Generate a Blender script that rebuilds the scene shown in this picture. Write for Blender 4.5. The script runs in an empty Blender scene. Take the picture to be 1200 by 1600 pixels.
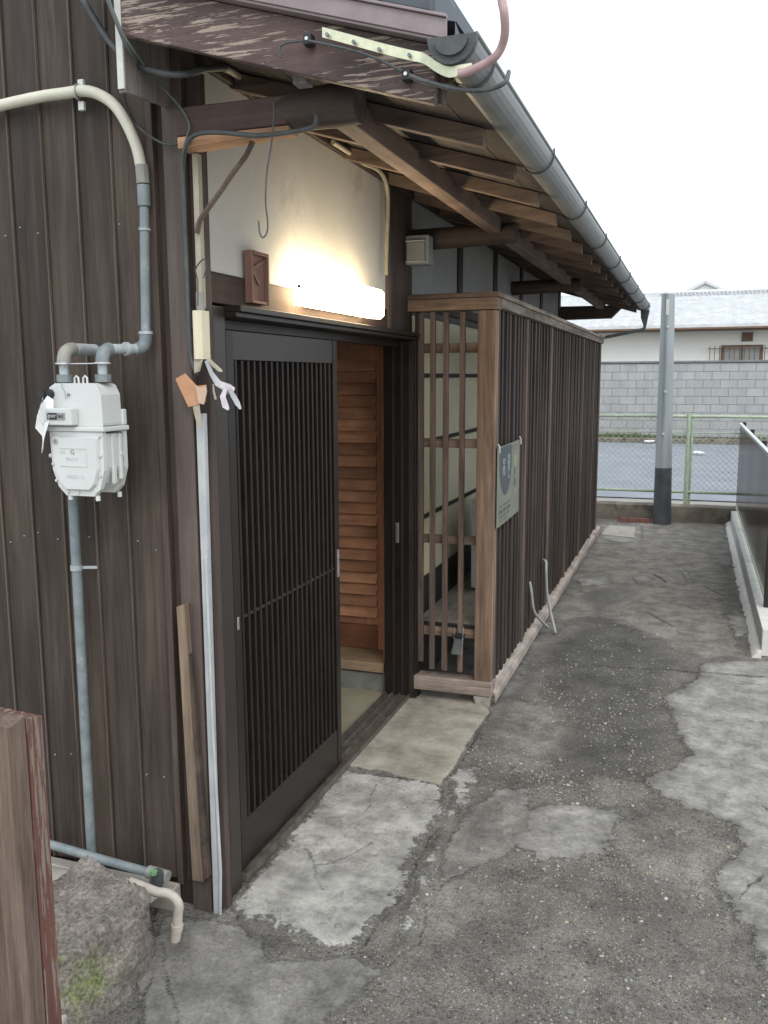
import bpy, bmesh, math, random
import numpy as np
from mathutils import Vector, Matrix, noise
random.seed(7)
R = math.radians
scene = bpy.context.scene
COL = scene.collection

# ---------------------------------------------------------------- camera, sky, sun, exposure
cam_d = bpy.data.cameras.new('camera')
cam = bpy.data.objects.new('camera', cam_d); COL.objects.link(cam)
cam_d.sensor_fit = 'VERTICAL'; cam_d.sensor_height = 24.0; cam_d.sensor_width = 18.0
cam_d.lens = 1380.0 / 1600.0 * 24.0
cam_d.clip_start = 0.05; cam_d.clip_end = 900
cam.matrix_world = Matrix(((0.94440638, -0.04474283, 0.32572176, 0.0),
                           (0.32874328, 0.14340242, -0.93346858, 0.0),
                           (-0.00494326, 0.98865253, 0.15013907, 1.6),
                           (0, 0, 0, 1)))
scene.camera = cam

SUN_EL, SUN_AZ = R(50), R(150)         # azimuth measured from +Y (down the alley) towards +X: right, behind the camera
world = bpy.data.worlds.new('World'); scene.world = world; world.use_nodes = True
wn = world.node_tree.nodes; wl = world.node_tree.links; wn.clear()
sky = wn.new('ShaderNodeTexSky'); sky.sky_type = 'NISHITA'; sky.sun_disc = False
sky.sun_elevation = SUN_EL; sky.sun_rotation = SUN_AZ
sky.air_density = 1.0; sky.dust_density = 5.0; sky.ozone_density = 1.0
hs = wn.new('ShaderNodeHueSaturation'); hs.inputs['Saturation'].default_value = 0.75
bg = wn.new('ShaderNodeBackground'); bg.inputs['Strength'].default_value = 0.15
wo = wn.new('ShaderNodeOutputWorld')
cloud = wn.new('ShaderNodeMix'); cloud.data_type = 'RGBA'          # a bright even overcast veil over the clear sky, the same in every direction
cloud.inputs[0].default_value = .72; cloud.inputs[7].default_value = (5.3, 5.75, 6.0, 1)
wl.new(sky.outputs[0], hs.inputs['Color']); wl.new(hs.outputs[0], cloud.inputs[6]); wl.new(cloud.outputs[2], bg.inputs['Color']); wl.new(bg.outputs[0], wo.inputs[0])

sun_d = bpy.data.lights.new('sun', 'SUN'); sun_d.energy = 0.5; sun_d.angle = R(40); sun_d.color = (1.0, 0.98, 0.95)
sun = bpy.data.objects.new('sun', sun_d); COL.objects.link(sun)
sdir = Vector((math.sin(SUN_AZ) * math.cos(SUN_EL), math.cos(SUN_AZ) * math.cos(SUN_EL), math.sin(SUN_EL)))
sun.rotation_euler = sdir.to_track_quat('Z', 'Y').to_euler()
sun.location = (0, 0, 20)

vs = scene.view_settings
vs.view_transform = 'Standard'; vs.look = 'None'; vs.gamma = 1.0; vs.use_curve_mapping = False
vs.exposure = 0.9
scene.cycles.max_bounces = 8
scene.cycles.diffuse_bounces = 5
scene.cycles.use_denoising = True

# ---------------------------------------------------------------- helpers
ORIG = {}
def setp(o, label=None, cat=None, group=None, kind=None):
    if label: o['label'] = label
    if cat: o['category'] = cat
    if group: o['group'] = group
    if kind: o['kind'] = kind
    return o
def thing(name, loc, label, cat, group=None):
    o = bpy.data.objects.new(name, None); COL.objects.link(o); o.empty_display_size = .1
    o.location = loc; ORIG[o.name] = Vector(loc)
    return setp(o, label, cat, group)
def place(o, loc, parent=None):
    loc = Vector(loc); ORIG[o.name] = loc
    if parent is not None:
        o.parent = parent; o.location = loc - ORIG[parent.name]
    else:
        o.location = loc
def link_mesh(name, me, parent=None, loc=(0, 0, 0)):
    o = bpy.data.objects.new(name, me); COL.objects.link(o); place(o, loc, parent); return o

class MB:
    """collects shapes in world coordinates; build() links them as ONE mesh object"""
    def __init__(s): s.v = []; s.f = []; s.m = []; s.sm = []; s.mi = 0; s.s = False
    def add(s, vs_, fs, smooth=None):
        b = len(s.v); s.v += [tuple(p) for p in vs_]
        for f in fs:
            s.f.append(tuple(b + i for i in f)); s.m.append(s.mi); s.sm.append(s.s if smooth is None else smooth)
        return s
    def box(s, x0, x1, y0, y1, z0, z1):
        v = [(x0,y0,z0),(x1,y0,z0),(x1,y1,z0),(x0,y1,z0),(x0,y0,z1),(x1,y0,z1),(x1,y1,z1),(x0,y1,z1)]
        return s.hexa(v)
    def hexa(s, v):
        return s.add(v, [(0,3,2,1),(4,5,6,7),(0,1,5,4),(1,2,6,5),(2,3,7,6),(3,0,4,7)])
    def bar(s, p, q, w, h, up=(0,0,1)):
        p = Vector(p); q = Vector(q); d = (q - p).normalized(); u = Vector(up)
        a = d.cross(u)
        if a.length < 1e-4: a = d.cross(Vector((0,1,0)))
        a.normalize(); b = a.cross(d).normalized()
        c = [(-w/2,-h/2),(w/2,-h/2),(w/2,h/2),(-w/2,h/2)]
        v = [p + a*x + b*y for x, y in c] + [q + a*x + b*y for x, y in c]
        return s.add(v, [(0,1,2,3),(7,6,5,4),(0,4,5,1),(1,5,6,2),(2,6,7,3),(3,7,4,0)])
    def tube(s, pts, r, n=8, caps=True, smooth=True):
        pts = [Vector(p) for p in pts]; rr = r if isinstance(r, (list, tuple)) else [r]*len(pts)
        rings = []; prev = None
        for i, p in enumerate(pts):
            a = pts[i-1] if i else p; b = pts[i+1] if i < len(pts)-1 else p
            d = (b - a).normalized()
            if prev is None:
                u = d.cross(Vector((0,0,1)))
                if u.length < .1: u = d.cross(Vector((1,0,0)))
                u.normalize()
            else:
                u = (prev - d*prev.dot(d)).normalized()
            prev = u; w = d.cross(u)
            rings.append([p + (u*math.cos(2*math.pi*k/n) + w*math.sin(2*math.pi*k/n))*rr[i] for k in range(n)])
        v = [q for rg in rings for q in rg]; f = []
        for i in range(len(rings)-1):
            for k in range(n):
                a = i*n + k; b = i*n + (k+1) % n
                f.append((a, a+n, b+n, b))
        s.add(v, f, smooth)
        if caps:
            s.add(rings[0], [tuple(range(n))], False); s.add(rings[-1], [tuple(range(n-1,-1,-1))], False)
        return s
    def cyl(s, p, q, r0, r1=None, n=16): return s.tube([p, q], [r0, r0 if r1 is None else r1], n)
    def prism(s, poly, fn, a, b, smooth=False):
        """poly: list of 2d points; fn(u,v,t) -> xyz"""
        n = len(poly); v = [fn(x, y, a) for x, y in poly] + [fn(x, y, b) for x, y in poly]
        s.add(v, [tuple(range(n-1,-1,-1)), tuple(range(n, 2*n))], False)
        return s.add([v[i] for i in range(2*n)], [(i, (i+1) % n, n + (i+1) % n, n + i) for i in range(n)], smooth)
    def loft(s, rings, caps=True, smooth=False, closed=True):
        n = len(rings[0]); v = [p for r_ in rings for p in r_]; f = []
        for i in range(len(rings)-1):
            for k in range(n if closed else n-1):
                a = i*n + k; b = i*n + (k+1) % n; f.append((a, b, b+n, a+n))
        s.add(v, f, smooth)
        if caps: s.add(rings[0], [tuple(range(n-1,-1,-1))], False); s.add(rings[-1], [tuple(range(n))], False)
        return s
    def build(s, name, mats, parent=None, loc=None, bevel=0, fix=True):
        V = np.array(s.v, dtype=float)
        if loc is None: loc = tuple((V.min(0) + V.max(0))/2)
        V = V - np.array(loc)
        me = bpy.data.meshes.new(name); me.from_pydata(V.tolist(), [], s.f)
        if not isinstance(mats, (list, tuple)): mats = [mats]
        for m in mats: me.materials.append(m)
        me.polygons.foreach_set('material_index', s.m); me.polygons.foreach_set('use_smooth', s.sm)
        if fix:
            bm = bmesh.new(); bm.from_mesh(me); bmesh.ops.recalc_face_normals(bm, faces=bm.faces); bm.to_mesh(me); bm.free()
        me.update()
        o = link_mesh(name, me, parent, loc)
        if bevel:
            md = o.modifiers.new('bevel', 'BEVEL'); md.width = bevel; md.segments = 2; md.limit_method = 'ANGLE'; md.angle_limit = R(40)
        return o
def copy_part(o, loc, parent):
    c = o.copy(); COL.objects.link(c); c.parent = None; place(c, loc, parent); return c
def smooth_path(pts, n=6):
    P = [Vector(p) for p in pts]; out = []
    for i in range(len(P)-1):
        p0 = P[max(i-1,0)]; p1 = P[i]; p2 = P[i+1]; p3 = P[min(i+2,len(P)-1)]
        for k in range(n):
            t = k/n
            out.append(.5*((2*p1) + (p2-p0)*t + (2*p0-5*p1+4*p2-p3)*t*t + (3*p1-p0-3*p2+p3)*t**3))
    out.append(P[-1]); return out
def text_mesh(name, body, size, mat, parent, loc, rot, extrude=.0004, align='CENTER', sx=1.0):
    cu = bpy.data.curves.new(name, 'FONT'); cu.body = body; cu.size = size; cu.extrude = extrude
    cu.align_x = align; cu.align_y = 'CENTER'; cu.resolution_u = 2
    o = bpy.data.objects.new(name, cu); COL.objects.link(o)
    dg = bpy.context.evaluated_depsgraph_get()
    me = bpy.data.meshes.new_from_object(o.evaluated_get(dg)); me.name = name
    bpy.data.objects.remove(o); bpy.data.curves.remove(cu)
    me.materials.clear(); me.materials.append(mat)
    me.transform(Matrix.Diagonal((sx,1,1,1)))
    q = link_mesh(name, me, parent, loc); q.rotation_euler = rot; return q

# ---------------------------------------------------------------- materials
def newmat(name):
    m = bpy.data.materials.new(name); m.use_nodes = True
    nt = m.node_tree; b = nt.nodes['Principled BSDF']
    return m, nt, b
def N(nt, t, **kw):
    n = nt.nodes.new(t)
    for k, v in kw.items(): setattr(n, k, v)
    return n
def ramp(nt, fac, stops):
    r = N(nt, 'ShaderNodeValToRGB'); e = r.color_ramp.elements
    while len(e) < len(stops): e.new(.5)
    for el, (p, c) in zip(e, stops): el.position = p; el.color = (*c, 1) if len(c) == 3 else c
    nt.links.new(fac, r.inputs[0]); return r.outputs[0]
def mix(nt, fac, a, b, mode='MIX'):
    m = N(nt, 'ShaderNodeMix', data_type='RGBA', blend_type=mode)
    for i, x in ((0, fac), (6, a), (7, b)):
        if isinstance(x, (int, float)): m.inputs[i].default_value = x
        elif isinstance(x, tuple): m.inputs[i].default_value = (*x, 1)
        else: nt.links.new(x, m.inputs[i])
    return m.outputs[2]
def mathn(nt, op, a, b=None, c=None, clamp=False):
    m = N(nt, 'ShaderNodeMath', operation=op, use_clamp=clamp)
    for i, x in enumerate((a, b, c)):
        if x is None: continue
        if isinstance(x, (int, float)): m.inputs[i].default_value = x
        else: nt.links.new(x, m.inputs[i])
    return m.outputs[0]
def coords(nt, scale=(1,1,1), rand=True):
    tc = N(nt, 'ShaderNodeTexCoord'); out = tc.outputs['Object']
    if rand:
        oi = N(nt, 'ShaderNodeObjectInfo'); k = mathn(nt, 'MULTIPLY', oi.outputs['Random'], 41.0)
        va = N(nt, 'ShaderNodeVectorMath', operation='ADD'); nt.links.new(out, va.inputs[0]); nt.links.new(k, va.inputs[1]); out = va.outputs[0]
    mp = N(nt, 'ShaderNodeMapping'); mp.inputs['Scale'].default_value = scale; nt.links.new(out, mp.inputs[0])
    return mp.outputs[0]
def noisen(nt, vec, scale, detail=4, rough=.55, dist=0):
    n = N(nt, 'ShaderNodeTexNoise'); n.inputs['Scale'].default_value = scale; n.inputs['Detail'].default_value = detail
    n.inputs['Roughness'].default_value = rough; n.inputs['Distortion'].default_value = dist
    nt.links.new(vec, n.inputs['Vector']); return n.outputs['Fac']
def bump(nt, b, h, strength=.3, dist=.002):
    n = N(nt, 'ShaderNodeBump'); n.inputs['Strength'].default_value = strength; n.inputs['Distance'].default_value = dist
    nt.links.new(h, n.inputs['Height']); nt.links.new(n.outputs[0], b.inputs['Normal'])
AX = {'X': (.05,1,1), 'Y': (1,.05,1), 'Z': (1,1,.05)}
def wood(name, dark, light, axis='Z', rough=.75, scale=45, dust=None, dust_amt=.0, dmg=None, dmg_th=.6, bs=.5):
    m, nt, b = newmat(name)
    v = coords(nt, AX[axis]); vb = coords(nt, (1,1,.35) if axis == 'Z' else (1,1,1))
    g = noisen(nt, v, scale, 6, .65, .6); f = noisen(nt, v, scale*4.5, 3, .6)
    bl = noisen(nt, vb, 4, 5, .6)
    gg = mathn(nt, 'ADD', mathn(nt, 'MULTIPLY', g, .72), mathn(nt, 'MULTIPLY', f, .28))
    c = ramp(nt, gg, [(.33, dark), (.52, tuple((a+d)/2 for a, d in zip(dark, light))), (.68, light)])
    sh = ramp(nt, bl, [(.3, (.58,.58,.59)), (.7, (1.34,1.30,1.26))])
    c = mix(nt, 1.0, c, sh, 'MULTIPLY')
    oi = N(nt, 'ShaderNodeObjectInfo')
    rv = ramp(nt, oi.outputs['Random'], [(0, (.8,.8,.82)), (1, (1.2,1.17,1.14))])
    c = mix(nt, 1.0, c, rv, 'MULTIPLY')
    if dust:
        k = ramp(nt, noisen(nt, coords(nt, tuple(x*1.0 for x in AX[axis])), 14, 6, .7), [(.5-.25*dust_amt, (0,0,0)), (.75, (1,1,1))])
        c = mix(nt, k, c, dust)
    h = gg
    if dmg:                                         # flaking paint: pale bare wood shows in long flakes
        vv = coords(nt, {'X': (.055,1,1), 'Y': (1,.055,1), 'Z': (1,1,.055)}[axis])
        k = noisen(nt, vv, 150, 5, .7, .0)
        k2 = noisen(nt, coords(nt), 5, 2, .5)
        kk = mathn(nt, 'ADD', mathn(nt, 'MULTIPLY', k, .8), mathn(nt, 'MULTIPLY', k2, .25))
        km = ramp(nt, kk, [(dmg_th-.008, (0,0,0)), (dmg_th+.008, (1,1,1))])
        c = mix(nt, km, c, dmg); h = mathn(nt, 'SUBTRACT', gg, mathn(nt, 'MULTIPLY', km, .6))
    nt.links.new(c, b.inputs['Base Color']); b.inputs['Roughness'].default_value = rough
    b.inputs['Specular IOR Level'].default_value = .3
    bump(nt, b, h, bs, .0035); return m
def surf(name, c1, c2, scale=8, rough=.6, bs=.2, bd=.002, detail=5, metal=0, spec=.4, stretch=(1,1,1), fine=120, stain=None, stain_th=.6, rand=True):
    m, nt, b = newmat(name); v = coords(nt, stretch, rand)
    a = noisen(nt, v, scale, detail, .6); f = noisen(nt, v, fine, 3, .6)
    s = mathn(nt, 'ADD', mathn(nt, 'MULTIPLY', a, .8), mathn(nt, 'MULTIPLY', f, .2))
    c = ramp(nt, s, [(.33, c1), (.67, c2)])
    if stain:
        k = ramp(nt, noisen(nt, coords(nt, stretch, rand), scale*.6, 7, .7), [(stain_th-.06, (0,0,0)), (stain_th+.06, (1,1,1))])
        c = mix(nt, k, c, stain)
    nt.links.new(c, b.inputs['Base Color']); b.inputs['Roughness'].default_value = rough
    rr = mathn(nt, 'MULTIPLY_ADD', a, .25, rough-.12, clamp=True); nt.links.new(rr, b.inputs['Roughness'])
    b.inputs['Metallic'].default_value = metal; b.inputs['Specular IOR Level'].default_value = spec
    bump(nt, b, s, bs, bd); return m

M = {}
M['siding'] = wood('dark_siding_wood', (.028,.022,.018), (.079,.063,.053), 'Z', .62, 32, bs=.55)
M['siding_lip'] = wood('pale_board_edge', (.060,.046,.038), (.135,.108,.092), 'Z', .7, 30)  # paler wood for the thin strip along each board seam
M['siding_red'] = wood('reddish_dark_wood', (.050,.038,.033), (.108,.083,.073), 'Z', .6, 40)
M['post_dark'] = wood('dark_post_wood', (.058,.046,.042), (.105,.086,.079), 'Z', .5, 30, bs=.2)
M['slat_side'] = wood('dark_lattice_wood', (.024,.019,.018), (.072,.056,.050), 'Z', .75, 42)
M['slat_mid'] = wood('brown_lattice_wood', (.055,.038,.031), (.22,.165,.14), 'Z', .75, 42)
M['slat_edge'] = wood('pale_edged_lattice_wood', (.09,.062,.050), (.17,.125,.105), 'Z', .8, 42)
M['post_tan'] = wood('weathered_tan_post', (.050,.033,.025), (.33,.235,.175), 'Z', .85, 17, bs=.8)
M['rail_tan_x'] = wood('weathered_rail_x', (.07,.050,.040), (.27,.20,.155), 'X', .8, 30)
M['rail_tan_y'] = wood('weathered_rail_y', (.10,.085,.072), (.40,.35,.30), 'Y', .85, 30)
M['rail_grey_x'] = wood('dusty_rail_x', (.13,.105,.09), (.42,.37,.33), 'X', .85, 30)
M['sill_y'] = wood('dusty_sill_y', (.20,.175,.155), (.50,.46,.42), 'Y', .9, 30)
M['beam_red_x'] = wood('red_brown_beam', (.060,.038,.034), (.12,.078,.068), 'X', .6, 30, bs=.3)
M['beam_bare'] = wood('bare_fir', (.25,.14,.085), (.50,.33,.21), 'X', .8, 36)
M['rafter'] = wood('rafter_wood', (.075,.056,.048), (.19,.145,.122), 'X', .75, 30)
M['purlin'] = wood('purlin_wood', (.11,.078,.066), (.22,.165,.142), 'Y', .75, 30)
M['log'] = wood('old_log', (.035,.026,.024), (.085,.065,.058), 'Y', .7, 26)
M['log_x'] = wood('old_log_x', (.045,.034,.030), (.10,.078,.068), 'X', .7, 26)
M['sheath'] = wood('roof_sheathing', (.035,.031,.031), (.080,.070,.068), 'Y', .85, 26)
M['sheath_y'] = wood('dark_fascia', (.06,.045,.042), (.12,.095,.088), 'Y', .7, 30)
M['peel'] = wood('peeling_brown_paint', (.090,.060,.058), (.165,.115,.108), 'X', .55, 34, dmg=(.30,.245,.205), dmg_th=.572, bs=.8)
M['greywood'] = wood('grey_weathered_wood', (.15,.14,.135), (.36,.34,.33), 'Z', .85, 40)
M['plank'] = wood('tan_plank', (.085,.065,.048), (.25,.20,.15), 'Z', .85, 30)
M['gatepost'] = wood('gate_post_grey', (.062,.043,.034), (.19,.145,.12), 'Z', .85, 70)
M['gatepost_red'] = wood('gate_post_red_paint', (.070,.034,.028), (.14,.066,.052), 'Z', .6, 40, dmg=(.20,.165,.14), dmg_th=.565)
M['louver'] = wood('stained_louver_wood', (.42,.20,.115), (.66,.37,.23), 'X', .38, 20, bs=.15)
M['louver_z'] = wood('stained_stile_wood', (.38,.17,.10), (.60,.31,.19), 'Z', .38, 20, bs=.15)
M['kick'] = wood('dark_stained_panel', (.16,.070,.042), (.27,.13,.08), 'X', .4, 20, bs=.15)
M['tread'] = wood('pale_step_wood', (.28,.20,.13), (.50,.38,.26), 'X', .5, 24, bs=.2)
M['lintel_w'] = wood('old_lintel_wood', (.060,.040,.032), (.14,.095,.075), 'Y', .7, 26)
M['plaque'] = wood('reddish_plaque_wood', (.20,.105,.085), (.30,.18,.15), 'Z', .7, 30, bs=.15)
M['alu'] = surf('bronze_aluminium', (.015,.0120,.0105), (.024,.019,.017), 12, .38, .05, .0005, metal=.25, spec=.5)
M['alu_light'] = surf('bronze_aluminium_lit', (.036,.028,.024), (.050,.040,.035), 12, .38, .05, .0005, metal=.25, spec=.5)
M['black_glass'] = surf('dark_door_glass', (.012,.013,.015), (.018,.019,.022), 6, .22, .02, .0005, spec=.5)
M['plaster'] = surf('old_plaster', (.50,.485,.45), (.60,.585,.55), 3, .9, .25, .003, fine=60, stain=(.42,.39,.35), stain_th=.66, rand=False)
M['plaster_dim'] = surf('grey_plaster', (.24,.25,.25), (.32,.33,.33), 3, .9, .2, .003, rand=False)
M['white_metal'] = surf('white_enamel', (.50,.53,.53), (.58,.60,.59), 6, .38, .06, .0006, spec=.5)
M['white_dirty'] = surf('aged_white_enamel', (.47,.48,.46), (.58,.60,.58), 14, .45, .08, .0006, stain=(.45,.42,.35), stain_th=.72)
M['pipe_grey'] = surf('grey_coated_pipe', (.13,.16,.17), (.23,.265,.28), 18, .5, .15, .001, stain=(.34,.37,.38), stain_th=.66)
M['pipe_brown'] = surf('weathered_grey_elbow', (.20,.20,.18), (.30,.30,.27), 18, .5, .15, .001)
M['pipe_pale'] = surf('scuffed_pale_fitting', (.27,.31,.33), (.44,.48,.50), 30, .5, .2, .001)
M['pipe_cream'] = surf('cream_hose', (.52,.52,.43), (.62,.61,.52), 10, .45, .05, .0005)
M['pvc'] = surf('pinkish_pvc_wrap', (.38,.345,.31), (.52,.48,.43), 22, .6, .3, .001)
M['cream_plastic'] = surf('cream_plastic', (.58,.53,.38), (.66,.61,.46), 10, .45, .04, .0005)
M['grey_plastic'] = surf('pale_grey_plastic', (.33,.35,.37), (.46,.48,.49), 12, .5, .05, .0005)
M['tape'] = surf('lilac_tape', (.48,.42,.48), (.62,.56,.62), 16, .5, .1, .001)
M['card'] = surf('brown_packing_tape', (.42,.22,.12), (.52,.29,.17), 20, .55, .25, .001)
M['black'] = surf('black_plastic', (.012,.013,.016), (.028,.030,.034), 20, .45, .1, .0005)
M['cable_grey'] = surf('dark_grey_cable', (.045,.052,.056), (.085,.092,.095), 30, .55, .1, .0005)
M['cable_green'] = surf('green_grey_cable', (.060,.085,.075), (.095,.125,.11), 30, .55, .1, .0005)
M['conduit'] = surf('beige_conduit', (.30,.27,.21), (.42,.38,.30), 12, .6, .1, .0005)
M['zinc'] = surf('passivated_zinc', (.48,.50,.36), (.66,.66,.48), 30, .32, .1, .0005, metal=.6)
M['steel'] = surf('bright_steel', (.55,.55,.56), (.70,.70,.71), 40, .3, .05, .0005, metal=.9)
M['red_hose'] = surf('glare_paled_red_hose', (.36,.24,.25), (.46,.33,.34), 20, .5, .1, .0005)  # red lightened and greyed: the sky glare is put into its colour
M['gutter'] = surf('grey_gutter', (.15,.16,.165), (.22,.235,.24), 10, .4, .06, .0005, spec=.5)
M['flash'] = surf('mauve_flashing', (.20,.16,.17), (.28,.23,.24), 10, .45, .06, .0005)
M['tile'] = surf('dark_roof_tile', (.10,.11,.125), (.17,.18,.20), 9, .45, .2, .002)
M['conc_low'] = surf('stained_low_wall_concrete', (.10,.085,.068), (.24,.215,.18), 5, .95, .5, .006, stain=(.065,.055,.042), stain_th=.58, rand=False)
M['conc_step'] = surf('pale_concrete', (.28,.26,.23), (.42,.40,.36), 7, .95, .4, .004, stain=(.22,.20,.17), stain_th=.6, rand=False)
M['tataki'] = surf('yellowish_floor', (.27,.245,.17), (.36,.33,.24), 6, .8, .2, .003, rand=False)
M['stone_step'] = surf('grey_stone_step', (.16,.165,.15), (.27,.275,.25), 14, .9, .4, .004)
M['tile_dark'] = surf('dark_verge_tile', (.05,.06,.072), (.085,.10,.115), 9, .5, .2, .002)
M['mortar'] = surf('white_mortar', (.55,.53,.50), (.72,.70,.67), 20, .95, .7, .008, rand=False)
M['white_paint'] = surf('chalky_white_block', (.46,.46,.44), (.62,.62,.60), 10, .9, .4, .003)
M['cap_'] = None
M['block'] = surf('weathered_block', (.28,.29,.295), (.38,.39,.395), 3, .95, .4, .004, stretch=(1,1,.25), stain=(.27,.27,.27), stain_th=.64)
M['cap'] = surf('dark_capping', (.13,.13,.135), (.20,.20,.205), 4, .9, .3, .003)
M['far_wall'] = surf('white_render', (.80,.80,.77), (.88,.88,.85), 1, .9, .1, .002, rand=False)
M['far_tile'] = surf('silver_grey_tile', (.48,.50,.52), (.64,.66,.68), 3, .35, .1, .002)
M['far_brown'] = surf('brown_window_frame', (.14,.085,.055), (.20,.13,.09), 6, .6, .1, .001)
M['far_pane'] = surf('frosted_far_pane', (.30,.31,.31), (.40,.41,.41), 6, .3, .1, .001)
M['green_paint'] = surf('pale_green_fence_paint', (.30,.38,.28), (.44,.52,.40), 20, .5, .15, .0005, stain=(.20,.17,.12), stain_th=.7)
M['wire'] = surf('fence_wire', (.36,.42,.36), (.46,.52,.46), 20, .5, .1, .0005)
M['brick_red'] = surf('red_brick', (.13,.055,.048), (.21,.095,.08), 20, .9, .5, .003)
M['pebble_a'] = surf('pale_pebble', (.27,.265,.245), (.46,.45,.42), 30, .7, .2, .001)
M['pebble_b'] = surf('grey_pebble', (.14,.14,.135), (.27,.265,.255), 30, .75, .2, .001)
M['pebble_c'] = surf('tan_pebble', (.20,.16,.12), (.38,.31,.23), 30, .75, .2, .001)
M['poster'] = surf('beige_poster_cloth', (.165,.17,.135), (.195,.20,.16), 5, .6, .05, .0005, rand=False)
M['poster_dark'] = surf('slate_poster_print', (.055,.068,.078), (.068,.080,.090), 5, .6, .05, .0005, rand=False)
M['poster_white'] = surf('white_print', (.32,.35,.37), (.38,.40,.42), 5, .6, .02, .0005)
M['poster_cream'] = surf('cream_print', (.23,.235,.15), (.27,.275,.18), 5, .6, .02, .0005)
M['poster_grey'] = surf('faint_grey_print', (.115,.12,.10), (.13,.135,.11), 5, .6, .02, .0005)
M['ink'] = surf('grey_ink', (.16,.18,.20), (.20,.22,.24), 20, .6, .02, .0003)
M['ink_faint'] = surf('faint_ink', (.46,.50,.53), (.50,.54,.56), 20, .6, .02, .0003)
M['paper'] = surf('white_paper', (.74,.75,.77), (.82,.83,.84), 20, .8, .05, .0005)
M['window_olive'] = surf('olive_frosted_pane', (.66,.63,.46), (.74,.71,.54), 3, .5, .05, .0005, rand=False)
M['window_cream'] = surf('cream_frosted_pane', (.78,.72,.46), (.86,.80,.55), 3, .5, .05, .0005, rand=False)
M['mullion'] = surf('dark_mullion', (.030,.028,.030), (.045,.042,.044), 10, .5, .05, .0005)
M['floorboard'] = wood('grey_floor_board', (.20,.19,.165), (.34,.325,.285), 'Y', .8, 24, bs=.2)
M['hose_grey'] = surf('pale_grey_hose', (.26,.27,.27), (.36,.37,.365), 30, .7, .2, .0008)
M['elec'] = surf('grey_meter_box', (.20,.205,.20), (.27,.275,.265), 10, .4, .05, .0005)

def emis(name, col, s):
    m, nt, b = newmat(name); b.inputs['Base Color'].default_value = (.8,.8,.78,1)
    b.inputs['Emission Color'].default_value = (*col, 1); b.inputs['Emission Strength'].default_value = s
    return m
M['lamp'] = emis('lit_lamp_cover', (1.0, .80, .50), 11.0)
def clear(name, tint, alpha, rough=.15):
    m, nt, b = newmat(name); nt.nodes.remove(b); out = nt.nodes['Material Output']
    t = N(nt, 'ShaderNodeBsdfTransparent'); t.inputs[0].default_value = (*tint, 1)
    g = N(nt, 'ShaderNodeBsdfPrincipled'); g.inputs['Base Color'].default_value = (.15,.13,.12,1); g.inputs['Roughness'].default_value = rough
    mx = N(nt, 'ShaderNodeMixShader'); mx.inputs[0].default_value = alpha
    nt.links.new(t.outputs[0], mx.inputs[1]); nt.links.new(g.outputs[0], mx.inputs[2]); nt.links.new(mx.outputs[0], out.inputs[0])
    return m
M['smoke'] = clear('smoked_panel_sheet', (.36,.33,.32), .55)
M['clearcover'] = clear('clear_cover', (.85,.86,.85), .12)

# rock with moss
def rock_mat():
    m, nt, b = newmat('mossy_granite')
    v = coords(nt, (1,1,1), False)
    a = noisen(nt, v, 12, 8, .72); s = noisen(nt, v, 90, 5, .7)
    vo = N(nt, 'ShaderNodeTexVoronoi'); vo.inputs['Scale'].default_value = 55; nt.links.new(v, vo.inputs['Vector'])
    k = mathn(nt, 'ADD', mathn(nt, 'MULTIPLY', a, .5), mathn(nt, 'MULTIPLY', s, .5))
    c = ramp(nt, k, [(.36, (.060,.052,.045)), (.5, (.175,.155,.135)), (.64, (.36,.325,.29))])
    pits = ramp(nt, vo.outputs['Distance'], [(.05, (.35,.33,.33)), (.28, (1,1,1))]); c = mix(nt, .7, c, pits, 'MULTIPLY')
    tc = N(nt, 'ShaderNodeTexCoord'); vd = N(nt, 'ShaderNodeVectorMath', operation='DISTANCE')
    nt.links.new(tc.outputs['Object'], vd.inputs[0]); vd.inputs[1].default_value = (.205, -.060, .070)
    mm = mathn(nt, 'ADD', vd.outputs['Value'], mathn(nt, 'MULTIPLY', mathn(nt, 'SUBTRACT', noisen(nt, v, 26, 6, .7), .5), .26))
    mk = ramp(nt, mm, [(.03, (.95,.95,.95)), (.115, (0,0,0))])
    moss = ramp(nt, s, [(.4, (.06,.085,.02)), (.6, (.22,.28,.06))])
    c = mix(nt, mk, c, moss)
    nt.links.new(c, b.inputs['Base Color']); b.inputs['Roughness'].default_value = .92
    bump(nt, b, k, .9, .012); return m
M['rock'] = rock_mat()

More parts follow.
